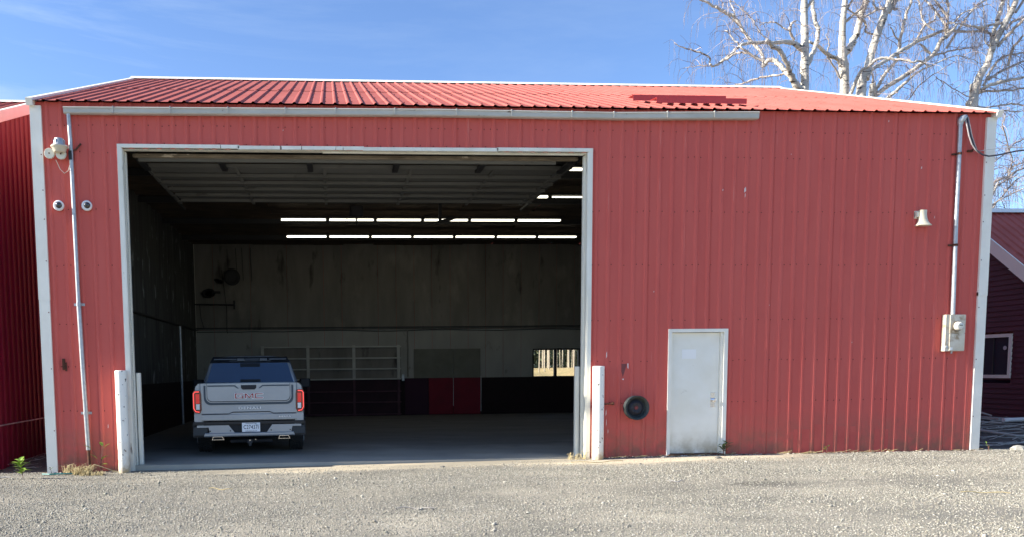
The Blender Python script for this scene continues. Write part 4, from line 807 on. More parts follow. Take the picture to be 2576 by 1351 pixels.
q = MB(); q.tube([(-.8, 1.22, .38), (.8, 1.22, .38)], .045, 10); q.lathe((0, 1.1, .38), (0, 1, 0), [(0, .04), (.05, .13), (.2, .13), (.3, .05)], 16); q.box((-.45, .2, .42), (-.35, 5.4, .55)); q.box((.35, .2, .42), (.45, 5.4, .55)); q.box((-.6, 1.3, .45), (.6, 1.9, .58)); q.build('chassis', M_steel_d, tk, local=True)
for s_ in (-1, 1): q = MB(); q.box((s_ * .84, .55, .34), (s_ * 1.0, .565, .62)); q.build('mud_flap', M_black, tk, local=True)
q = MB(); q.box((-.80, 5.70, .62), (.80, 5.78, 1.05), c=.03); q.build('grille', M_chrome, tk, local=True)
for s_ in (-1, 1): q = MB(); q.box((s_ * .70, 5.60, .85), (s_ * .95, 5.76, 1.05), c=.02); q.build('headlight', M_glass, tk, local=True)

# ---------------------------------------------------------------- litter and weeds
M_leaf = mat('fresh_leaf', (.16, .28, .03), .5, b2=(.24, .36, .05), ns=20); M_leafd = mat('dull_leaf', (.07, .12, .03), .6, b2=(.12, .17, .05), ns=20)
M_stem = mat('red_brown_stem', (.12, .05, .035), .7); M_straw = mat('dry_straw', (.50, .42, .22), .8, b2=(.36, .28, .14), ns=12); M_bone = mat('bleached_stick', (.45, .42, .38), .8, b2=(.33, .30, .27), ns=9)
def leaf(mb, p, d, L_, w, droop=.3, m=0):
    p = Vector(p); d = Vector(d).normalized(); s = d.cross(Vector((0, 0, 1))); s = s.normalized() if s.length > .01 else Vector((1, 0, 0)); up = s.cross(d)
    prof = [(0, .05), (.2, .7), (.45, 1), (.7, .75), (.9, .3), (1, .02)]; rows = []
    for t, k in prof:
        c = p + d * (L_ * t) - Vector((0, 0, 1)) * (droop * L_ * t * t); rows.append((c - s * w * k / 2 + up * w * .12 * k, c, c + s * w * k / 2 + up * w * .12 * k))
    V = [q for r in rows for q in r]; F = []
    for i in range(len(rows) - 1):
        a = i * 3; F += [(a, a + 1, a + 4, a + 3), (a + 1, a + 2, a + 5, a + 4)]
    mb.add(V, F, m)
def weed(x, y, h, n, ll, lw, label, lm, seed, group=None, lean=(0, 0)):
    r = random.Random(seed); z = float(gh(x, y)); t = thing('weed', label, 'weed', (x, y, z), group)
    st = MB(); lf = MB()
    for k in range(3 if n > 6 else 1):
        tx, ty = lean[0] + r.uniform(-.3, .3) * h, lean[1] + r.uniform(-.2, .2) * h
        P = [(x + tx * t_ * t_, y + ty * t_ * t_, z + h * t_ * (1 - .1 * k)) for t_ in (0, .35, .7, 1)]; st.tube(P, [.005, .004, .003, .002], 5)
        for i in range(n // (3 if n > 6 else 1)):
            t_ = .25 + .75 * (i + r.random()) / max(1, n // (3 if n > 6 else 1)); q = (x + tx * t_ * t_, y + ty * t_ * t_, z + h * t_ * (1 - .1 * k)); a = r.uniform(0, 6.28)
            leaf(lf, q, (math.cos(a), math.sin(a) * .7, r.uniform(.2, 1.1)), ll * r.uniform(.7, 1.2), lw, .25)
    st.build('stem', M_stem, t); lf.build('leaves', lm, t)
weed(-.10, -.86, .30, 21, .16, .075, 'bright green leafy weed in front of the dark gap at far left', M_leaf, 1)
weed(.86, -.16, .50, 8, .16, .07, 'tall thin weed with few leaves between the downspout and left post', M_leaf, 22, lean=(-.06, 0))
weed(.13, -.30, .12, 5, .06, .02, 'tiny green weed at the foot of the left corner trim', M_leafd, 3)
weed(11.30, -.13, .24, 15, .16, .055, 'dark green weed growing at the right foot of the side door', M_leafd, 5)
weed(13.15, -.14, .15, 7, .09, .035, 'small yellow green weed at the wall foot right of the side door', M_leaf, 6)
weed(16.05, -.22, .13, 8, .08, .015, 'small grassy weed at the foot of the right corner trim', M_leaf, 8)
def tuft(x, y, n, h, label, seed, sp_=.12):
    r = random.Random(seed); z = float(gh(x, y)); mb = MB()
    for i in range(n):
        a = r.uniform(0, 6.28); b = r.uniform(.2, 1.) * h; px, py = x + r.uniform(-sp_, sp_), y + r.uniform(-.07, .07); dx, dy = math.cos(a) * b * r.uniform(.2, 1.0), math.sin(a) * b * .5
        mb.tube([(px, py, z), (px + dx * .3, py + dy * .3, z + b * .7), (px + dx, py + dy, z + b * r.uniform(.3, 1.))], [.004, .003, .001], 3)
    return tag(mb.build('dry_grass_tuft', M_straw), label, 'dry grass')
tuft(.62, -.33, 170, .20, 'yellow dry grass tuft at the foot of the downspout', 4, .13)
tuft(.80, -.42, 110, .09, 'low yellow grass patch right of the downspout foot', 41, .18)
tuft(.36, -.22, 40, .22, 'wispy dry seed heads left of the downspout foot', 5, .06)
tuft(8.75, -.12, 45, .18, 'dry grass wisps at the inner foot of the right posts', 6, .16)
q = MB(); q.tube([(.72, -.30, .0), (.80, -.30, .07), (.95, -.32, .02), (1.1, -.32, -.04), (1.2, -.33, -.06)], .006, 5); tag(q.build('bent_cane', M_straw), 'thin bent dry cane lying between downspout and left post', 'stick')
q = MB(); q.tube([(-.02, -.28, -.075), (.12, -.36, -.07), (.30, -.34, -.07), (.48, -.28, -.072), (.62, -.22, -.07)], .011, 8); tag(q.build('garden_hose', mat('teal_hose', (.02, .20, .19), .5)), 'piece of teal hose on the ground by the left corner', 'hose')
for i, (x, y, L_, a, rr_, lb_) in enumerate(((5.55, -4.45, .42, -.10, .007, 'pale stick lying on the gravel below the bay centre'), (3.1, -2.5, .35, -.3, .005, 'thin curved straw on gravel in front of the truck'), (9.2, -3.0, .22, .1, .008, 'short pale wood chip on the gravel below the right posts'), (8.95, -.55, .9, .05, .006, 'thin dry stalk on the soil beside the right posts'), (-.55, -.85, .5, .05, .012, 'bleached stick at the far left edge of the gravel'), (12.2, -4.6, .5, -.4, .005, 'fine bent twig on the gravel at lower right'))):
    z = float(gh(x, y)) + .015; q = MB(); n = 7; pts = [(x + L_ * (k / n - .5) * math.cos(a), y + L_ * (k / n - .5) * math.sin(a) + .03 * math.sin(k * .7 + i), z + .01 * math.sin(k * 1.3)) for k in range(n + 1)]; q.tube(pts, rr_, 5); tag(q.build('stick', M_straw if i % 2 else M_bone), lb_, 'stick')
def stone(x, y, r, m_, label, seed, nm='stone'):
    rd = random.Random(seed); z = float(gh(x, y)); q = MB(); R_ = []
    for zz, k in ((-.4, .6), (-.1, 1.), (.25, .95), (.55, .6), (.68, .2)): R_.append([(x + r * k * math.cos(a) * rd.uniform(.8, 1.15) * 1.3, y + r * k * math.sin(a) * rd.uniform(.8, 1.15), z + zz * r) for a in [i * math.pi / 4 for i in range(8)]])
    q.loft(R_); return tag(q.build(nm, m_), label, 'stone')
stone(6.35, -.82, .035, GM[3], 'brown pebble on the soil strip before the bay', 1); stone(10.98, -.60, .05, GM[3], 'dark stone on the soil strip before the side door', 2); stone(16.75, -.05, .11, GM[1], 'pale flat rock in the shade right of the barn corner', 3); stone(10.2, -.22, .05, GM[0], 'grey stone at the wall foot left of the side door', 4); stone(1.75, -.62, .03, GM[3], 'dark pebble near the left end of the threshold', 9)
# timber, pipe and brush behind the right corner
def pole(pts, r, m_, nm, label, cat, n=7): q = MB(); q.tube(pts, r, n); return tag(q.build(nm, m_), label, cat)
q = MB(); q.loft([[(18.55, 4.5, .34), (18.70, 4.5, .34), (18.70, 4.5, .40), (18.55, 4.5, .40)], [(18.86, 2.78, .31), (19.0, 2.78, .31), (19.0, 2.78, .36), (18.86, 2.78, .36)]]); tag(q.build('timber_board', M_bone), 'long pale board lying along the foot of the maroon house', 'board')
pole([(18.86, 2.66, .32), (19.39, 2.73, .33), (20.2, 2.8, .33), (21.5, 2.9, .33)], .045, M_plast, 'white_pipe', 'white drain pipe lying at the foot of the maroon house', 'pipe', 10)
pole([(18.75, 4.1, .66), (19.17, 3.33, .37)], .022, M_bone, 'timber_pole', 'thin pole leaning over the pale board', 'pole')
pole([(17.9, 3.3, .31), (18.6, 2.42, .28)], .02, M_bone, 'timber_pole', 'thin pole lying before the pale board', 'pole')
pole([(17.5, 2.3, .22), (17.63, 1.85, .19), (17.71, 1.58, .16), (17.88, 1.24, .12), (18.05, 1.2, .12), (18.7, 1.25, .12)], [.03, .03, .026, .022, .02, .012], M_bone, 'fallen_branch', 'thickest fallen branch in the shaded litter right of the barn', 'branch')
q = MB(); rd = random.Random(5)
for i in range(90):
    x, y = rd.uniform(16.15, 19.5), rd.uniform(.35, 3.2); a = rd.uniform(-.5, .5) + (math.pi if rd.random() < .5 else 0); L_ = rd.uniform(.2, 1.3); pts = []
    for k in range(5): xx, yy = x + L_ * k / 4 * math.cos(a), y + L_ * k / 4 * math.sin(a) + rd.uniform(-.05, .05); pts.append((xx, yy, float(gh(xx, yy)) + .02 + rd.uniform(0, .05)))
    q.tube(pts, [.009, .008, .007, .005, .003], 4)
tag(q.build('brush_litter', M_bone), 'scattered dead twigs on the shaded ground right of the barn', 'twigs', kind='stuff')
q = MB()
for i in range(70):
    x, y = rd.uniform(-1.0, -.02), rd.uniform(.4, 4); a = rd.uniform(0, 6.28); L_ = rd.uniform(.1, .5); pts = [(x + L_ * k / 3 * math.cos(a) * .5, y + L_ * k / 3 * math.sin(a), float(gh(x, y)) + .02 + rd.uniform(0, .03)) for k in range(4)]; q.tube(pts, .004, 4)
tag(q.build('gap_litter', M_bone), 'dead leaves and twigs in the dark gap left of the barn', 'twigs', kind='stuff')

q = MB(); rd = random.Random(9)
for i in range(900):
    x = rd.choice((rd.uniform(9.2, 15.9), rd.uniform(9.2, 11.8), rd.uniform(.05, 1.3))); y = -.03 - abs(rd.gauss(0, .07)); z = float(gh(x, y)); r_ = rd.uniform(.006, .022); a = rd.uniform(0, 3.14)
    P = [(x + r_ * math.cos(a + k * 1.57) * (1.6 if k % 2 else .8), y + r_ * math.sin(a + k * 1.57) * (1.6 if k % 2 else .8), z + .003) for k in range(4)] + [(x, y, z + r_ * .8)]
    q.add(P, [(0, 1, 4), (1, 2, 4), (2, 3, 4), (3, 0, 4)], rd.choice((0, 0, 1, 2)))
for i in range(60):
    x = rd.uniform(9.3, 15.9); y = -.03 - abs(rd.gauss(0, .05)); z = float(gh(x, y)) + .01; L_ = rd.uniform(.05, .22); a = rd.gauss(0, .4); q.tube([(x, y, z), (x + L_ * math.cos(a), y - abs(L_ * math.sin(a)) * .5, z + rd.uniform(0, .05))], .004, 3, 3)
tag(q.build('wall_foot_litter', [mat('dark_leaf_litter', (.06, .045, .035), .9), mat('grey_crumb', (.25, .22, .18), .9), mat('pale_crumb', (.5, .46, .4), .9), M_straw]), 'crumbs, dead leaves and straw gathered along the foot of the wall', 'litter', kind='stuff')
LIMBS = {
 1: [
  [(22.96,17,-0.2,0.276),(22.8,17,12.05,0.173),(22.76,17,12.64,0.173),(22.78,17,13.05,0.167),(22.74,17,13.99,0.156),(22.7,17,14.66,0.145),(22.67,17,15.32,0.134),(22.6,17,16.91,0.084),(22.57,17,18.74,0.022)],
  [(22.78,17,12.8,0.117),(23.1,17.14,13.24,0.098),(23.37,17.29,13.79,0.098),(23.53,17.44,14.31,0.09),(23.47,17.61,14.93,0.085),(23.48,17.82,15.7,0.074),(23.47,17.9,16.56,0.043),(23.34,17.9,17.64,0.014)],
  [(22.76,17,11.75,0.167),(22.41,16.82,12.03,0.161),(22.13,16.66,12.3,0.124),(21.84,16.47,12.6,0.093),(21.57,16.31,12.85,0.093),(21.26,16.15,13.1,0.092),(20.89,15.99,13.24,0.086),(20.61,15.87,13.37,0.07)],
  [(22.13,16.66,12.3,0.116),(21.97,16.83,12.57,0.105),(21.81,17.03,12.91,0.1),(21.66,17.19,13.15,0.095),(21.49,17.31,13.19,0.09),(21.4,17.44,13.05,0.079),(21.44,17.65,13.51,0.068),(21.23,17.95,14.06,0.072),(21.04,18.18,14.48,0.064),(20.62,18.26,15.12,0.075),(20.17,18.26,15.36,0.07),(19.72,18.26,15.59,0.058),(19.21,18.26,15.8,0.041),(18.67,18.26,16.01,0.017)],
  [(22.67,17,13.5,0.125),(22.09,16.85,13.7,0.1),(21.43,16.71,13.61,0.077),(20.78,16.56,13.54,0.071),(20.13,16.41,13.44,0.066),(19.81,16.33,13.3,0.055),(19.49,16.23,12.99,0.054),(19.2,16.2,12.77,0.06),(18.93,16.2,12.58,0.049),(18.7,16.2,12.55,0.043),(18.64,16.2,12.81,0.033),(18.36,16.2,12.99,0.035),(17.94,16.2,13.09,0.03),(17.61,16.2,13.18,0.022),(17.27,16.2,13.31,0.011)],
  [(18.7,16.2,12.55,0.024),(18.26,16.39,12.59,0.016),(17.84,16.58,12.6,0.008)],
  [(19.2,16.2,12.77,0.049),(19.5,15.96,12.89,0.046),(19.76,15.78,12.88,0.04),(20,15.6,12.69,0.037),(20.25,15.4,12.44,0.042)],
  [(20.25,15.4,12.44,0.048),(19.68,15.52,12.8,0.045),(19.43,15.58,13.05,0.037),(19.18,15.65,13.38,0.029),(19.01,15.71,13.62,0.019)],
  [(21.97,16.83,12.54,0.042),(21.49,17.28,12.59,0.042),(21.1,17.63,12.6,0.04),(20.79,17.93,12.53,0.034),(20.51,18.18,12.53,0.023),(20.21,18.48,12.4,0.012)],
  [(22.28,16.89,13.78,0.056),(22.01,16.8,14.11,0.053),(22.08,16.74,14.35,0.05),(22.21,16.71,14.42,0.03)],
  [(20.65,18.26,15.09,0.035),(20.63,18.34,15.32,0.029),(20.55,18.56,15.88,0.023),(20.51,18.67,16.18,0.012)],
  [(21.75,16.8,14.18,0.03),(21.4,16.7,14.34,0.028),(21.07,16.62,14.3,0.025),(20.71,16.52,14.15,0.019)],
  [(22.01,16.8,14.11,0.03),(21.79,16.87,14.21,0.031)],
  [(21.12,18.03,14.21,0.026),(20.67,17.82,14.55,0.026),(20,17.54,14.89,0.023),(19.68,17.39,15.11,0.014),(19.72,17.25,15.37,0.008)],
  [(20.7,15.9,13.35,0.024),(20.31,15.99,13.85,0.022),(20.06,16.05,14.26,0.019),(19.67,16.13,14.61,0.016),(19.31,16.19,14.89,0.014)],
 ],
 2: [
  [(25.87,19,-0.2,0.303),(25.7,19,12.59,0.193),(25.64,19,13.4,0.193),(25.59,19,13.83,0.202),(25.53,19,14.5,0.16),(25.53,19,15.41,0.134),(25.59,19,16.27,0.119),(25.62,19,17.69,0.071),(25.52,19,19.37,0.018)],
  [(25.51,19,14.02,0.186),(26.03,19.17,14.52,0.153),(26.38,19.35,15.19,0.143),(26.66,19.54,15.94,0.144),(26.97,19.72,16.62,0.124),(27.27,19.9,17.7,0.069),(27.26,19.9,18.7,0.017)],
  [(25.47,19,13.8,0.089),(25.24,18.91,13.94,0.089),(24.73,18.73,14.04,0.082),(24.27,18.56,14.24,0.073),(23.76,18.38,14.36,0.052)],
  [(25.67,19,15.43,0.068),(26.06,19.18,15.74,0.061),(26.55,19.39,16.1,0.048),(27.05,19.62,16.51,0.031)],
  [(25.52,19,13.17,0.048),(25.09,18.85,13.63,0.041),(24.72,18.73,13.98,0.038),(24.74,18.63,14.28,0.029),(24.52,18.51,14.71,0.018)],
  [(25.68,19,15.92,0.034),(26.23,19.17,15.74,0.041),(26.71,19.33,15.49,0.048),(26.8,19.44,15.21,0.045),(27.3,19.58,15.17,0.041)],
 ],
 3: [
  [(25.15,17.5,-0.2,0.339),(25.39,17.5,11.85,0.209),(25.56,17.5,12.64,0.187),(25.73,17.5,13.43,0.168),(25.91,17.5,14.12,0.155),(26.18,17.5,14.9,0.155),(26.3,17.5,15.31,0.135),(26.42,17.5,15.62,0.11),(26.58,17.5,16.56,0.058),(26.59,17.5,17.79,0.016)],
  [(26.27,17.5,15.12,0.129),(26.65,17.63,15.5,0.11),(26.93,17.75,15.9,0.078),(27.43,17.96,16.64,0.026)],
  [(24.97,17.5,12.03,0.077),(25.08,17.1,12.74,0.07),(25.31,16.91,12.92,0.063),(25.47,16.77,13.09,0.063),(25.75,16.6,13.09,0.056),(26.03,16.44,12.97,0.05),(26.33,16.26,12.88,0.046),(26.52,16.2,12.77,0.043),(26.78,16.2,12.84,0.043),(27.15,16.2,12.69,0.028)],
  [(25.65,17.5,12.93,0.077),(26.02,17.65,13.11,0.078),(26.69,17.93,13.51,0.082),(27.36,18.21,13.91,0.092),(27.99,18.46,14.28,0.086),(28.63,18.71,14.62,0.084),(29.46,19.02,14.99,0.074),(29.98,19.1,15.19,0.068),(30.71,19.1,15.16,0.058),(31.62,19.1,15.17,0.041)],
  [(25.4,17.5,14.92,0.045),(25.63,17.41,15.07,0.045),(25.9,17.32,15.19,0.051),(26.09,17.26,15.2,0.045)],
  [(25.85,17.34,15.17,0.058),(25.73,17.43,15.39,0.045),(25.78,17.57,15.83,0.026)],
  [(26.49,17.58,15.35,0.065),(26.62,17.48,15.25,0.052),(26.71,17.41,15.28,0.022)],
  [(28.44,18.65,14.62,0.043),(28.84,18.75,15.19,0.047),(29.31,18.82,15.49,0.044),(29.41,18.89,15.91,0.03),(29.78,18.97,16.35,0.02)],
 ],
 4: [
  [(26.07,18.5,-0.2,0.1995),(26.47,18.5,11.86,0.12),(26.69,18.5,12.32,0.1),(27.14,18.5,12.69,0.1),(27.65,18.5,12.99,0.1),(28.17,18.5,13.32,0.1),(28.72,18.5,13.72,0.093),(29.13,18.5,14.06,0.083),(29.36,18.5,14.51,0.09),(29.63,18.5,14.75,0.09),(29.87,18.5,14.98,0.073),(30.03,18.5,15.18,0.04)],
  [(26.6,18.5,12.03,0.073),(26.72,18.59,12.35,0.073),(26.93,18.71,12.79,0.08),(27.39,18.89,13.42,0.074),(27.97,19.08,13.99,0.068),(28.06,19.16,14.29,0.068),(28.16,19.23,14.58,0.068),(28.36,19.4,15.25,0.068),(28.51,19.4,15.92,0.062),(28.7,19.4,16.51,0.055),(28.84,19.4,17.34,0.027)],
  [(26.89,18.5,11.94,0.083),(27.09,18.31,12.2,0.083),(27.36,18.08,12.48,0.072),(27.62,17.83,12.79,0.059),(27.87,17.63,13.01,0.045),(28.21,17.4,13.15,0.032),(28.72,17.2,13.37,0.026),(29.37,17.2,13.41,0.019),(30.07,17.2,13.17,0.01)],
  [(29.1,18.5,13.96,0.043),(29.73,18.72,14.15,0.04),(30.47,18.98,14.4,0.034),(31.47,19.32,14.61,0.024),(32.24,19.59,14.93,0.014)],
  [(26.79,18.66,12.64,0.054),(26.59,18.55,13.02,0.043),(26.48,18.47,13.32,0.027)],
  [(28.95,18.5,14.02,0.053),(28.78,18.61,14.25,0.067),(28.66,18.7,14.48,0.033)],
  [(29.59,18.5,14.71,0.047),(29.38,18.26,15.1,0.04),(29.56,18.14,15.08,0.039),(29.72,17.91,15.31,0.036),(30.12,17.57,15.45,0.026),(30.43,17.33,15.45,0.013)],
  [(28.14,19.2,14.44,0.034),(28.09,19.26,14.86,0.037),(27.81,19.35,15.39,0.027)],
  [(29,18.38,14.88,0.033),(28.81,18.61,15.17,0.043),(28.79,18.86,15.62,0.04),(28.89,19.27,16.46,0.034)],
  [(27.79,18.1,12.01,0.026),(28.14,17.96,12.58,0.029),(28.56,17.83,12.93,0.023),(29.26,17.65,13.35,0.013)],
  [(28.72,17.81,12.86,0.016),(29.7,18.14,12.57,0.02),(30.69,18.45,12.3,0.02)],
 ],
 5: [
  [(30.53,18,-0.2,0.3435),(30.48,18,11.76,0.203),(30.56,18,12.24,0.18),(30.6,18,12.73,0.164),(30.76,18,13.12,0.157),(30.99,18,13.45,0.144),(31.1,18,13.87,0.138),(31.26,18,14.29,0.138),(31.57,18,14.9,0.131),(31.89,18,15.48,0.124),(32.08,18,15.97,0.105),(32.34,18,16.93,0.059),(32.29,18,18.19,0.016)],
  [(31.1,18,13.87,0.098),(31.27,18.14,14.41,0.099),(31.57,18.34,15.14,0.093),(31.88,18.53,15.87,0.087),(32.09,18.63,16.25,0.073),(32.52,18.9,17.36,0.027)],
  [(31.41,18,14.16,0.065),(31.48,17.89,14.31,0.072),(31.66,17.68,14.58,0.071),(31.82,17.49,14.82,0.064),(32.08,17.22,15.12,0.038),(32.35,16.97,15.33,0.013)],
  [(30.89,18,12.64,0.065),(31.53,18.38,13.43,0.06),(32.24,18.7,14.02,0.047),(33.26,19.04,14.33,0.034),(34.3,19.38,14.55,0.014)],
  [(30.69,18,12.44,0.079),(31.2,17.83,12.65,0.078),(31.64,17.69,12.73,0.065),(32.16,17.52,12.81,0.058),(32.83,17.31,12.84,0.026)],
  [(30.66,18,12.31,0.052),(30.98,18.09,12.44,0.049),(32.02,18.35,12.58,0.05),(33.19,18.64,12.76,0.04),(34.12,18.88,12.95,0.017)],
  [(30.54,18,11.85,0.039),(30.97,17.7,11.7,0.032),(31.49,17.3,11.71,0.042),(31.81,17.06,11.57,0.032),(32.21,16.75,11.51,0.016)],
  [(31.72,18,14.81,0.059),(32.04,18.06,15.13,0.056),(32.36,18.11,15.28,0.053),(33.16,18.22,15.57,0.026)],
  [(31.21,18.14,12.92,0.059),(32.03,18.5,13.38,0.06),(32.69,18.77,13.69,0.054),(33.52,19.09,14.02,0.034),(34.34,19.4,14.28,0.017)],
  [(31.53,18,15.03,0.052),(31.01,17.92,14.95,0.052),(30.56,17.85,14.82,0.059),(29.96,17.75,14.8,0.039),(29.24,17.64,14.83,0.026)],
  [(31.23,18.19,14.62,0.046),(31.13,18.31,14.89,0.046),(30.84,18.47,15.02,0.04)],
  [(32.49,18.7,13.66,0.06),(32.49,18.5,14.25,0.06),(32.64,18.37,14.59,0.053),(32.86,18.23,14.86,0.033)],
  [(31.76,18,15.32,0.046),(31.85,18.09,15.75,0.039),(31.9,18.22,16.38,0.02)],
  [(30.33,18,11.79,0.059),(30.12,17.92,11.92,0.052),(30.29,17.79,12.07,0.033)],
  [(31.13,18.09,14.19,0.033),(30.93,18.12,14.39,0.026),(30.98,18.25,15.41,0.02),(30.88,18.34,16.09,0.017)],
 ],
 6: [
  [(29.66,16,-0.2,0.1425),(29.44,16,4.94,0.088),(29.52,16,7.2,0.079),(29.82,16,8,0.057),(30.01,16,8.39,0.032)],
  [(29.48,16,7.97,0.063),(29.73,16.09,8.22,0.057),(30.19,16.21,8.5,0.051),(30.75,16.35,8.7,0.064),(31.15,16.46,8.92,0.042),(31.95,16.65,9.24,0.026)],
  [(30.75,16.35,8.7,0.048),(30.64,16.24,8.93,0.041),(30.82,16.09,9.06,0.038),(31.09,15.9,9.14,0.019)],
  [(29.55,16.05,8.17,0.038),(30.04,16.43,8.94,0.032),(30.42,16.65,9.35,0.032),(31.1,16.93,9.76,0.033),(31.56,17.14,10.12,0.03),(32.18,17.37,10.38,0.026),(32.71,17.57,10.61,0.013)],
  [(29.51,16,7.36,0.038),(29.91,15.84,7.65,0.031),(30.28,15.69,7.88,0.028),(30.78,15.5,8.12,0.019)],
  [(29.53,16,7.11,0.038),(29.91,16.14,7.42,0.032),(30.4,16.33,7.85,0.032),(30.99,16.55,8.36,0.032),(31.37,16.68,8.65,0.029),(31.99,16.86,8.96,0.016)],
  [(30.7,16.29,8.82,0.026),(30.6,16.09,9.15,0.025),(30.03,15.72,9.74,0.028),(29.55,15.41,10.24,0.025),(29.42,15.17,10.6,0.015)],
  [(29.63,16,7.75,0.028),(29.92,16.08,8.18,0.032),(30.43,16.16,8.46,0.029),(30.98,16.25,8.71,0.019)],
  [(29.14,15.17,10.75,0.025),(29.66,15.38,10.82,0.028),(30.18,15.59,10.85,0.028),(30.97,15.89,10.97,0.019)],
 ],
}

# ---------------------------------------------------------------- birches behind the barn
M_bark = mat('white_birch_bark', (.58, .55, .48), .7, b2=(.42, .39, .335), ns=1.2, spots=[((.05, .04, .035), 2.8, .59, .03, (1, 1, 6)), ((.09, .07, .055), 1.3, .64, .05, (1.2, 1.2, 1.6)), ((.55, .45, .36), 2.4, .60, .10, (1, 1, 1))], bump=.2, bs=12)
M_limb = mat('grey_white_limb_bark', (.55, .51, .45), .75, b2=(.33, .28, .24), ns=2.2, spots=[((.10, .075, .065), 5., .60, .05, (1, 1, 1))])
M_twig = mat('purple_brown_twig', (.22, .17, .165), .8, b2=(.36, .31, .29), ns=1.5)
LABELS_T = {1: 'leftmost birch with one straight white trunk and long crooked limbs reaching left', 2: 'white birch second from left, its trunk forking above the ridge', 3: 'white birch third from left with trunk leaning right', 4: 'low branched birch whose limbs sweep right above the roof slope', 5: 'white birch with bent trunk above the barn right corner', 6: 'birch branches showing below the eave right of the barn corner'}
def smooth_path(P, n=3):
    P = [np.array(p) for p in P]; Q = []
    for i in range(len(P) - 1):
        p0 = P[max(i - 1, 0)]; p1 = P[i]; p2 = P[i + 1]; p3 = P[min(i + 2, len(P) - 1)]
        for k in range(n):
            t = k / n; Q.append(.5 * ((2 * p1) + (-p0 + p2) * t + (2 * p0 - 5 * p1 + 4 * p2 - p3) * t * t + (-p0 + 3 * p1 - 3 * p2 + p3) * t ** 3))
    Q.append(P[-1]); return Q
def twigs(mb, path, r, dens, zmin):
    """side shoots that rise, bend over and hang in fine strands"""
    acc = 0.; nxt = r.uniform(.05, dens)
    for i in range(1, len(path)):
        a, b = path[i - 1], path[i]; d = b[:3] - a[:3]; L_ = float(np.linalg.norm(d))
        if L_ < 1e-4: continue
        d = d / L_
        while nxt < acc + L_:
            t = (nxt - acc) / L_; p = a[:3] + (b[:3] - a[:3]) * t; nxt += r.uniform(.4, 1.6) * dens
            if p[2] < zmin: continue
            v = np.array([r.gauss(0, 1), r.gauss(0, .8), r.gauss(.25, .8)]); v -= d * v.dot(d); v /= np.linalg.norm(v) + 1e-6
            v = v + d * r.uniform(.1, 1.1); v /= np.linalg.norm(v); LL = r.uniform(.35, 1.5) * (1.35 if r.random() < .25 else 1); n = 7; q = p.copy(); pts = [tuple(q)]
            for k in range(n):
                v = v + np.array([r.gauss(0, .28), r.gauss(0, .25), r.gauss(-.02, .24) - .045 * k]); v /= np.linalg.norm(v); q = q + v * LL / n; pts.append(tuple(q))
                if k > 1 and r.random() < .62:     # hanging strand
                    h = r.uniform(.25, 1.0); sx, sy = v[0] * .25 * h + r.gauss(0, .05), v[1] * .2 * h; S = [tuple(q)]
                    for j in range(1, 5): u = j / 4; S.append((q[0] + sx * math.sin(u * 1.6) + r.gauss(0, .012) + .05 * u * h, q[1] + sy * u, q[2] + .10 * h * math.sin(u * 3) - h * u ** 1.5))
                    mb.tube(S, [.0055, .005, .0045, .004, .003], 3, cap=False)
            r0 = .012 * r.uniform(.7, 1.4); mb.tube(pts, [max(r0 * (1 - k / (n + 1.5)), .004) for k in range(n + 1)], 3, cap=False)
        acc += L_
for k, limbs in LIMBS.items():
    r = random.Random(100 + k); b0 = limbs[0][0]
    t = thing('birch_tree', LABELS_T[k], 'tree', (b0[0], b0[1], 0), 'white barked birches behind the barn')
    tw = MB()
    for i, pl in enumerate(limbs):
        Q = smooth_path(pl, 4)
        if i > 0:
            for q in Q[1:]: q[:3] += np.array([r.gauss(0, .012), r.gauss(0, .02), r.gauss(0, .012)])
        rad = [max(.004, float(q[3]) * .86) * (1 + .07 * math.sin(j * 2.3 + i)) for j, q in enumerate(Q)]; thick = max(p[3] for p in pl) > .075
        mb = MB(); mb.tube([tuple(q[:3]) for q in Q], rad, 14 if thick else 7); mb.build('trunk' if i == 0 else 'limb', M_bark if thick else M_limb, t, smooth=True)
        twigs(tw, Q, r, (.5 if i == 0 else (.26 if thick else .148)) * (1.0 if k < 3 else .9), 8.0 if k != 6 else 4.0)
    if k != 6: # upper crown above the frame, so that the tree is whole from other places
        b = limbs[0][-3]
        for j in range(7):
            a = j * .9; Q = smooth_path([(b[0], b[1], b[2] + .4 * j - .5, .05), (b[0] + math.cos(a) * 1.2, b[1] + math.sin(a) * 1.2, b[2] + 1.2 + .4 * j, .035), (b[0] + math.cos(a) * 2.3, b[1] + math.sin(a) * 2.3, b[2] + 1.5 + .4 * j, .015)], 3)
            mb = MB(); mb.tube([tuple(q[:3]) for q in Q], [float(q[3]) for q in Q], 6); mb.build('limb', M_limb, t); twigs(tw, Q, r, .3, 0)
    tw.build('twigs', M_twig, t)

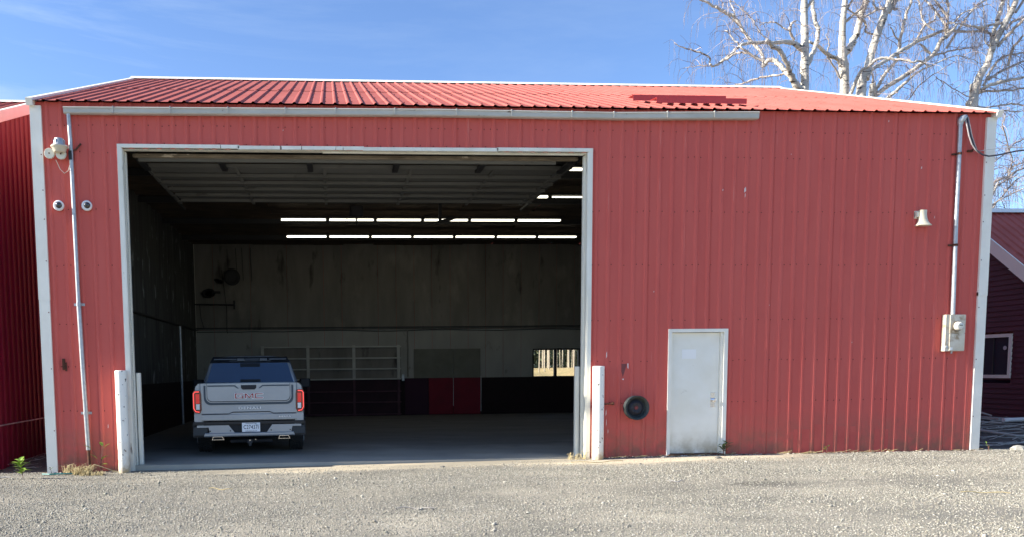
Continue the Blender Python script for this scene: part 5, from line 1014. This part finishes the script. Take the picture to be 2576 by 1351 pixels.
# ---------------------------------------------------------------- sapling grove seen through the back window
M_sap = mat('sunlit_sapling_bark', (.50, .43, .33), .8, b2=(.36, .30, .23), ns=3, mscale=(3, 3, .6)); M_grove = mat('olive_hedge_leaf', (.10, .125, .06), .8, b2=(.20, .22, .13), ns=.9, edge=(.3, .7))
def sapling(x, y, h, r_, seed):
    r = random.Random(seed); z = float(gh(x, y)); t = thing('sapling', 'slender pale tree trunk in the grove seen through the back window', 'tree', (x, y, z), 'slender trunks in the grove behind the barn')
    q = MB(); q.tube([(x + r.gauss(0, .03) * k, y, z + h * k / 5) for k in range(6)], [r_ * (1 - .15 * k) for k in range(6)], 8); q.build('trunk', M_sap, t, smooth=True)
    q = MB()
    for j in range(26):
        zz = z + h * r.uniform(.45, 1.0); a = r.uniform(0, 6.28); L_ = r.uniform(.3, .9); q.tube([(x, y, zz), (x + math.cos(a) * L_ * .5, y + math.sin(a) * L_ * .5, zz + L_ * .5), (x + math.cos(a) * L_ * .7, y + math.sin(a) * L_ * .7, zz + L_)], [.012, .008, .003], 3)
    q.build('crown', M_twig, t); return t
protos = [sapling(16.3, 31.5, 7.5, .034, 1), sapling(17.3, 33, 8, .05, 2), sapling(18.3, 31.8, 7, .026, 3)]
r = random.Random(77)
for i in range(60):
    p_ = protos[i % 3]; x, y = r.uniform(15.5, 21.8), r.uniform(31, 41); o = p_.copy(); COL.objects.link(o); o.location = (x, y, float(gh(x, y))); o.rotation_euler = (0, 0, r.uniform(0, 6)); s = r.uniform(.8, 1.25); o.scale = (s, s, s)
    for ch in list(p_.children): c = ch.copy(); COL.objects.link(c); c.parent = o
for p_ in protos: pass
# far undergrowth reading as one mass
n = 42000; rr2 = np.random.default_rng(8); x = rr2.uniform(5, 38, n); y = rr2.uniform(44, 50, n); hh = 2.6 + .9 * np.sin(x * .8) + .6 * np.sin(x * 2.1 + 1); z = 1.1 + rr2.uniform(0, 1, n) ** .9 * hh * 1.5
s = rr2.uniform(.06, .2, n); A_ = rr2.normal(0, 1, (n, 3)); A_ /= np.linalg.norm(A_, axis=1)[:, None]; B_ = np.cross(A_, rr2.normal(0, 1, (n, 3))); B_ /= np.linalg.norm(B_, axis=1)[:, None]
C_ = np.stack([x, y, z], -1); V = np.stack([C_ - A_ * s[:, None], C_ + B_ * s[:, None] * .6, C_ + A_ * s[:, None], C_ - B_ * s[:, None] * .6], 1).reshape(-1, 3)
me = bpy.data.meshes.new('undergrowth'); me.from_pydata(V.tolist(), [], (np.arange(n)[:, None] * 4 + np.arange(4)[None]).tolist()); me.materials.append(M_grove)
o = bpy.data.objects.new('undergrowth', me); COL.objects.link(o); tag(o, 'olive green undergrowth mass behind the grove, seen through the back window', 'undergrowth', kind='stuff')
